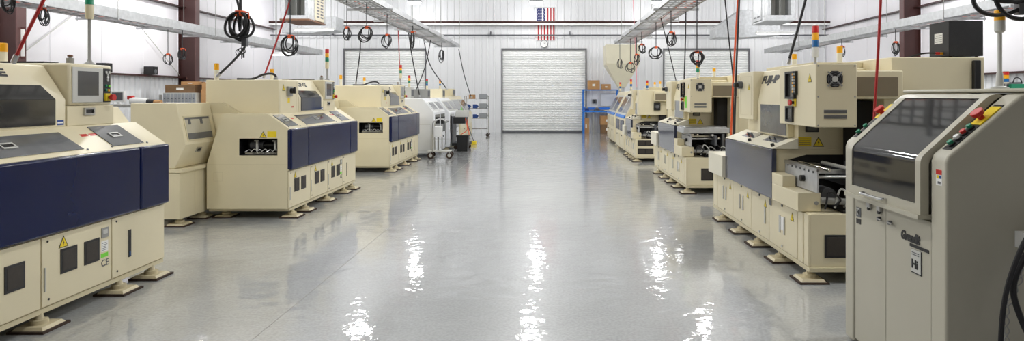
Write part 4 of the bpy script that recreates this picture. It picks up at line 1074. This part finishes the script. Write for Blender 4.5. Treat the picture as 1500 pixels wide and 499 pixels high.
def strip_light(label, x0, x1, y, z):
    t = thing('strip_light', label, 'ceiling lamp', ((x0 + x1) / 2, y, z), 0, 'hanging strip lights'); w = (x1 - x0) / 2
    mb = MB(); mb.prism('x', [(-.12, 0), (-.05, .07), (.05, .07), (.12, 0)], -w, w, 'white'); mb.build('reflector', t)
    mb = MB(); mb.cyl((-w + .03, 0, -.012), (w - .03, 0, -.012), .02, .02, 'tube_lens', 10); mb.build('lamp_tube', t)
    mb = MB()
    for q in (-w + .1, w - .1): mb.cyl((q, 0, .07), (q, 0, ZC - z), .005, .005, 'grey', 6)
    mb.build('hanger_rods', t)
strip_light('strip light hung below the beige air unit', -8.9, -7.5, 22.6, 3.92)
strip_light('strip light hung below the silver air unit', 7.2, 8.5, 22.6, 3.80)
strip_light('strip light hung under the left wall tray, over the middle mounter', -8.3, -7.75, 19.4, 2.86)

# ------------------------------------------------------------ coils of cable hung from above
def coil(label, px, py, depth, rx, rz_, r=.008, turns=4, top=None, tie=True, seed=0, tail=None):
    """cable coil centred where that point of the photo lies at this depth; it hangs on its own drop line"""
    rnd = random.Random(seed + int(px))
    x, z = (px - 805) * depth / 950, 1.63 - (py - 140) * depth / 950
    t = thing('cable_coil', label, 'cable', (x, depth, z), 0, 'coiled cables hung overhead')
    if top: top += .045 if top == T else .04
    zt = (top if top else ZC) - z
    pts = [(0, 0, zt), (0.0, 0, zt * .5 + rz_ * .5), (0, 0, rz_ + .03)]
    n = 14
    for k in range(turns):
        fx, fz, ox = rnd.uniform(.55, 1.1), rnd.uniform(.6, 1.06), rnd.uniform(-.5, .5)
        for i in range(n):
            a = math.pi / 2 + 2 * math.pi * i / n
            pts.append((rx * fx * math.cos(a) + ox * rx * (1 - math.sin(a)) / 2, .012 * math.sin(k * 2.1 + i * .5) + (k - turns / 2) * r * 1.6, rz_ * (1 - (1 - math.sin(a)) * fz)))
    pts += [(rx * .25, .02, rz_ * .3), (rx * .3, .02, -rz_ * .4)]
    mb = MB(); mb.tube(spline(pts, 3), r, 'cable', 6); mb.build('cable', t)
    mb = MB(); mb.box(rx * .3 - r * 2, rx * .3 + r * 2, .02 - r * 2, .02 + r * 2, -rz_ * .4 - .06, -rz_ * .4 + .01, 'grey_dark'); mb.build('plug', t, bevel=.003)
    if top:
        mb = MB(); mb.box(-.008, .008, -.16, .16, zt - .004, zt + .01, 'steel'); mb.build('hook_bar', t)
    if tie:
        mb = MB(); e = r * 3.2 + .008
        mb.lathe((0, 0, rz_ - .03), [(e, 0), (e * 1.15, .02), (e, .045)], 'orange', 10); mb.tube(spline([(e * .8, -.01, rz_ - .01), (e * 1.8, -.02, rz_ + .0), (e * 2.0, -.02, rz_ - .05)], 3), .006, 'orange', 5); mb.build('tie', t)
    return t
T = 3.27
coil('big thick black cable coil with orange tie in front of the left wall tray', 352, 46, 5.2, .085, .15, .010, 5)
coil('black cable coil above the middle left mounter, right of the big thick coil', 425, 68, 8.6, .11, .14, .008, 5, top=T)
coil('small grey-plugged coil just below the big thick coil', 354, 76, 9.0, .06, .055, .005, 3, tie=False)
coil('dark coil with orange tie hung at upper left, just right of the red hose', 63, 25, 11.25, .10, .15, .009, 5, top=3.16)
coil('dark coil in the top left corner, in front of the red column', 12, 6, 10.6, .12, .17, .01, 5, tie=False, top=3.16)
coil('thin round coil on the left wall side, between speaker and column', 246, 88, 14.9, .11, .14, .008, 3, top=3.16)
coil('narrow dark coil hung in front of the second red column on the left', 267, 80, 15.3, .085, .14, .011, 4, top=3.16)
coil('narrow coil under the left row tray, left of the round coil with a long tail', 508, 50, 11.2, .065, .12, .007, 4, top=T)
coil('round coil with long tail under the left row tray, at the roller door corner', 537, 50, 11.7, .115, .13, .009, 5, top=T)
coil('round coil under the left row tray, above the middle of the left roller door', 567, 60, 13.2, .10, .13, .008, 4, top=T)
coil('tightly bundled cable under the left row tray, right of the round coils', 604.5, 58, 15.6, .05, .19, .010, 4, top=T)
coil('thin coil at the far end of the left row tray', 647, 82, 20.2, .08, .19, .010, 4, top=T, tie=False)
coil('large round coil above the middle placer, in front of the right roller door', 1021, 88, 10.6, .11, .14, .009, 5, top=T)
coil('narrow coil under the right row tray, left above the right roller door', 983, 58, 12.8, .085, .15, .009, 4, top=T)
coil('wide round coil at the corner of the right roller door', 961, 79, 14.8, .14, .16, .009, 4, top=T)
coil('round coil above the hopper edge, topmost there', 940, 72, 16.9, .10, .13, .009, 4, top=T)
coil('oval coil with red tie, below the topmost coil at the hopper', 932.5, 88, 17.9, .08, .16, .010, 4, top=T)
coil('round coil with white plug over the middle of the hopper', 923.5, 99, 19.0, .11, .15, .009, 4, top=T)
coil('thin coil over the left of the hopper', 908, 93, 20.2, .08, .14, .008, 3, top=T, tie=False)
coil('thin coil under the right wall tray, just above the fan box', 1233, 76, 17.8, .11, .16, .009, 3, top=3.16)
coil('narrow dark coil in front of the red column on the right', 1312, 71, 14.9, .065, .15, .011, 4, top=3.16)
coil('huge black hose coil in the top right corner above the amber beacon', 1485, -8, 3.95, .19, .15, .013, 4)

# ------------------------------------------------------------ hoses and drop cables
def hose(name, label, pts, r, m, cat='hose', group=None, clip=True, top=None):
    t = thing(name, label, cat, (0, 0, 0), 0, group)
    w = [((px - 805) * d / 950, d, 1.63 - (py - 140) * d / 950) for px, py, d in pts]
    if clip:
        a, b = Vector(w[0]), Vector(w[1])
        zz = top or ZC
        k = (zz - a.z) / (a.z - b.z); e = a + (a - b) * k; n = max(1, int((e - a).length / max(.25, (a - b).length)))
        w = [e + (a - e) * (i / n) for i in range(n)] + w
    mb = MB(); mb.tube(spline(w, 6), r, m, 7); mb.build(name.split('_')[-1] + '_line', t)
    mb = MB(); e = Vector(w[-1]); d = (Vector(w[-2]) - e).normalized(); mb.cyl(e, e + d * .06, r * 1.5, r * 1.5, 'steel', 10); mb.build('fitting', t)
hose('air_hose', 'red air hose running down to the nearest left mounter\'s roof', [(64, 0, 4.6), (40, 48, 4.6), (19, 92, 4.6)], .012, 'red_hose', top=3.27)
hose('air_hose', 'dark red air hose running down to the middle left mounter\'s roof', [(425, 0, 9.3), (406, 58, 9.3), (386, 114, 9.3)], .012, 'red_hose', top=3.27)
hose('air_hose', 'red air hose hanging straight in front of the nearest placer\'s window cover', [(1290, 0, 5.2), (1286, 80, 5.2), (1281, 165, 5.2), (1279, 240, 5.2), (1285, 436, 5.2)], .011, 'red_hose', top=3.27)
hose('air_hose', 'orange air hose hanging between the nearest and middle placers', [(1081, 0, 9.5), (1076, 80, 9.5), (1072, 165, 9.5), (1071, 220, 9.5), (1074, 302, 9.5)], .014, 'orange')
hose('drop_cable', 'black cable hanging on the left of the orange hose', [(1062, 0, 9.6), (1068, 60, 9.6), (1074, 120, 9.6), (1074, 200, 9.6), (1076, 300, 9.6)], .010, 'cable', 'cable', top=3.27)
hose('drop_cable', 'black cable hanging on the right of the orange hose', [(1083, 0, 9.4), (1079, 90, 9.4), (1076, 185, 9.4), (1076, 240, 9.4), (1077, 303, 9.4)], .014, 'cable', 'cable')
hose('drop_cable', 'thick black cable slanting down to the nearest placer\'s roof', [(1180, 0, 6.9), (1168, 45, 6.9), (1154, 94, 6.9)], .014, 'cable', 'cable')
hose('drop_cable', 'black cable dropping straight to the middle placer beside the roller door', [(1005, 0, 12.8), (1004, 60, 12.8), (1002, 120, 12.8)], .013, 'cable', 'cable', top=3.27)
hose('drop_cable', 'thin black cable slanting from the right row tray across the roller door', [(968, 26, 13.4), (979, 70, 13.4), (991, 121, 13.4)], .010, 'cable', 'cable', clip=False)
hose('drop_cable', 'thick black cable bending from the big coil down to the middle mounter\'s beacon', [(352, 20, 8.95), (361, 58, 8.95), (350, 80, 8.95), (318, 112, 8.95)], .016, 'cable', 'cable', clip=True)
hose('drop_cable', 'black cable trailing from the round coil to the farthest navy mounter', [(528, 60, 14.3), (527, 80, 14.3), (521, 124, 14.3)], .013, 'cable', 'cable', clip=False)
hose('drop_cable', 'dark red cable dropping past the signal tower in front of the left roller door', [(582, 22, 16.2), (584, 60, 16.2), (586, 118, 16.2)], .012, 'red_hose', 'cable', clip=False)
hose('drop_cable', 'black cable slanting from the left row tray to the first white machine', [(597, 38, 18.2), (604, 85, 18.2), (615, 142, 18.2)], .016, 'cable', 'cable', clip=False)
hose('drop_cable', 'black cable looping from the left row tray to the grey monitor', [(631, 58, 18.9), (622, 100, 18.9), (606, 140, 18.6)], .014, 'cable', 'cable', clip=False)
hose('drop_cable', 'black cable slanting from the left row tray to the cream monitor', [(619, 50, 20.6), (630, 95, 20.6), (655, 131, 20.8)], .016, 'cable', 'cable', clip=False)
hose('drop_cable', 'black cable hanging from the end of the left row tray, steeper one', [(672, 72, 22.1), (680, 110, 22.6), (690, 142, 23.6)], .014, 'cable', 'cable', clip=False)
hose('drop_cable', 'pink cord hanging by the hopper over the last right machine', [(931, 78, 18.6), (932, 100, 18.6), (933, 131, 18.6)], .008, 'pink_cord', 'cord')

# ------------------------------------------------------------ along the side walls
for x, y, lb in ((-12.05, 17.55, 'black wall speaker on the left girt, farther from the second red column'), (-12.05, 19.6, 'black wall speaker on the left girt, closer to the second red column')):
    t = thing('wall_speaker', lb, 'speaker', (x, y, 2.262), 0, 'black speakers on the left wall girt')
    mb = MB(); mb.box(-.14, .14, -.13, .13, 0, .25, 'box_black'); mb.build('cabinet', t, bevel=.01)
    mb = MB(); mb.box(.14, .148, -.11, .11, .02, .23, 'dark'); mb.cyl((.148, 0, .1), (.152, 0, .1), .07, .06, 'grey_dark', 18); mb.build('grille', t)
t = thing('pallet_rack', 'grey storage rack by the second red column on the left', 'rack', (-10.9, 20.0, 0))
for x in (-.8, .8):
    for y in (-.5, .5):
        mb = MB(); mb.box(x - .03, x + .03, y - .03, y + .03, 0, 1.66, 'yellow' if (x > 0 and y < 0) else 'grey'); mb.build('upright', t)
for z in (.3, .95, 1.38):
    mb = MB(); mb.box(-.85, .85, -.52, .52, z - .05, z, 'grey'); mb.build('shelf', t)
t = thing('parts_drawer_unit', 'pale grey ribbed drawer unit on the storage rack', 'drawer unit', (-11.15, 19.95, 1.38))
mb = MB(); mb.box(-.5, .5, -.4, .4, 0, .34, 'grey_light'); mb.build('case', t)
for k in range(9):
    mb = MB(); mb.box(-.49 + k * .109, -.40 + k * .109, -.412, -.40, .02, .32, 'bin_grey'); d = mb.build('drawer', t, bevel=.003)
    mb = MB(); mb.box(-.46 + k * .109, -.43 + k * .109, -.425, -.412, .15, .18, 'grey_dark'); mb.build('pull', d)
carton('dark brown flat carton on the grey drawer unit', (-11.2, 19.95, 1.72), .9, .6, .24, m='card_dark')
carton('cardboard box at the right of the grey drawer unit, on the storage rack', (-10.35, 19.9, 1.38), .42, .5, .44)
carton('flat cardboard box on top of the brown carton by the column', (-10.98, 20.0, 1.96), .55, .4, .1)
carton('upper cardboard box on the storage rack\'s right end', (-10.35, 19.9, 1.82), .4, .45, .2)
t = thing('wrapped_roll', 'white roll with black and tan ends lying on the table behind the nearest gap', 'roll', (-7.68, 12.0, 1.46), 0)
mb = MB(); mb.cyl((-.06, 0, .075), (.24, 0, .06), .07, .058, 'white', 16); mb.build('wrapping', t)
mb = MB(); mb.cyl((.24, 0, .055), (.37, 0, .05), .05, .05, 'black', 14); mb.cyl((.37, 0, .048), (.5, 0, .045), .045, .045, 'card', 14); mb.build('core', t)
mb = MB(); mb.box(-.11, -.02, -.05, .05, .1, .17, 'red'); mb.build('end_cap', t, bevel=.01)
t = thing('side_table', 'grey table behind the gap between the left machines', 'table', (-7.9, 12.1, 0))
mb = MB(); mb.box(-1.2, 1.0, -.4, .4, 1.42, 1.46, 'grey'); mb.build('tabletop', t)
for x in (-1.12, .92):
    for y in (-.34, .34):
        mb = MB(); mb.box(x - .03, x + .03, y - .03, y + .03, 0, 1.42, 'grey'); mb.build('leg', t)
t = thing('desk_monitor', 'small white-framed grey screen behind the nearest mounter', 'monitor', (-7.98, 12.0, 1.46))
mb = MB(); mb.box(-.12, .12, -.1, .1, 0, .02, 'white'); mb.box(-.03, .03, .0, .03, .02, .06, 'white'); mb.build('stand', t)
mb = MB(); mb.box(-.13, .13, -.03, .01, .05, .26, 'white'); mb.build('screen_frame', t, bevel=.006)
mb = MB(); mb.box(-.10, .10, -.033, -.03, .08, .23, 'grey_dark'); mb.build('screen', t)

# black box on the roof of the nearest right machine's rear cabinet
t = thing('extractor_box', 'black box standing on the roof of the nearest placer, by the right wall', 'box', (3.90, 6.42, 1.99))
EB = (-.07, .26, -.2, .12)
mb = MB(); mb.box(EB[0], EB[1], EB[2], EB[3], .02, .36, 'box_black'); mb.build('case', t, bevel=.004)
mb = MB()
for x in (-.03, .22):
    for y in (-.16, .08): mb.cyl((x, y, 0), (x, y, .02), .015, .015, 'rubber', 10)
mb.build('rubber_foot', t)
mb = MB(); mb.box(-.072, -.07, -.10, .03, .15, .25, 'paper')
for q in range(4): mb.box(-.0726, -.072, -.09, .02 - .02 * (q % 2), .165 + q * .02, .171 + q * .02, 'grey_dark')
mb.build('rating_label', t, smooth=False)
mb = MB(); mb.cyl((-.10, -.1, .05), (-.07, -.1, .05), .012, .012, 'amber', 10); mb.tube(spline([(-.10, -.1, .05), (-.17, -.1, .055), (-.25, -.05, .05), (-.38, 0, .01)], 5), .008, 'cable', 6); mb.cyl((-.14, -.1, .052), (-.10, -.1, .05), .013, .013, 'red', 10); mb.build('power_lead', t)

# machine by the right wall, seen over the beige cabinet
t = thing('compressor_cabinet', 'pale cabinet with small signal tower by the right wall, seen over the beige cabinet', 'cabinet', (9.9, 14.2, 0))
mb = MB(); mb.box(-.6, 1.0, -.5, .8, .05, 1.78, 'grey_light'); mb.box(-.55, .95, -.45, .75, 0, .05, 'black'); mb.build('cabinet_body', t, bevel=.01)
mb = MB(); mb.box(.0, .28, -.3, .0, 1.78, 1.88, 'green'); mb.cyl((-.05, -.15, 1.86), (.30, -.15, 1.86), .07, .07, 'grey_dark', 14); mb.build('motor', t)
mb = MB(); mb.tube(spline([(.1, -.2, 1.9), (.14, -.2, 2.0), (.2, -.2, 2.02), (.27, -.2, 1.98), (.3, -.2, 1.9)], 5), .012, 'cable', 6); mb.build('lifting_strap', t)
mb = MB(); mb.box(-.5, .4, -.51, -.5, .2, 1.6, 'white'); mb.build('door', t, bevel=.004)
signal_tower(t, -.12, -.3, 1.778, 2.16, ('red', 'amber', 'blue_lens'), r=.06, seg=.075, hh=.03)
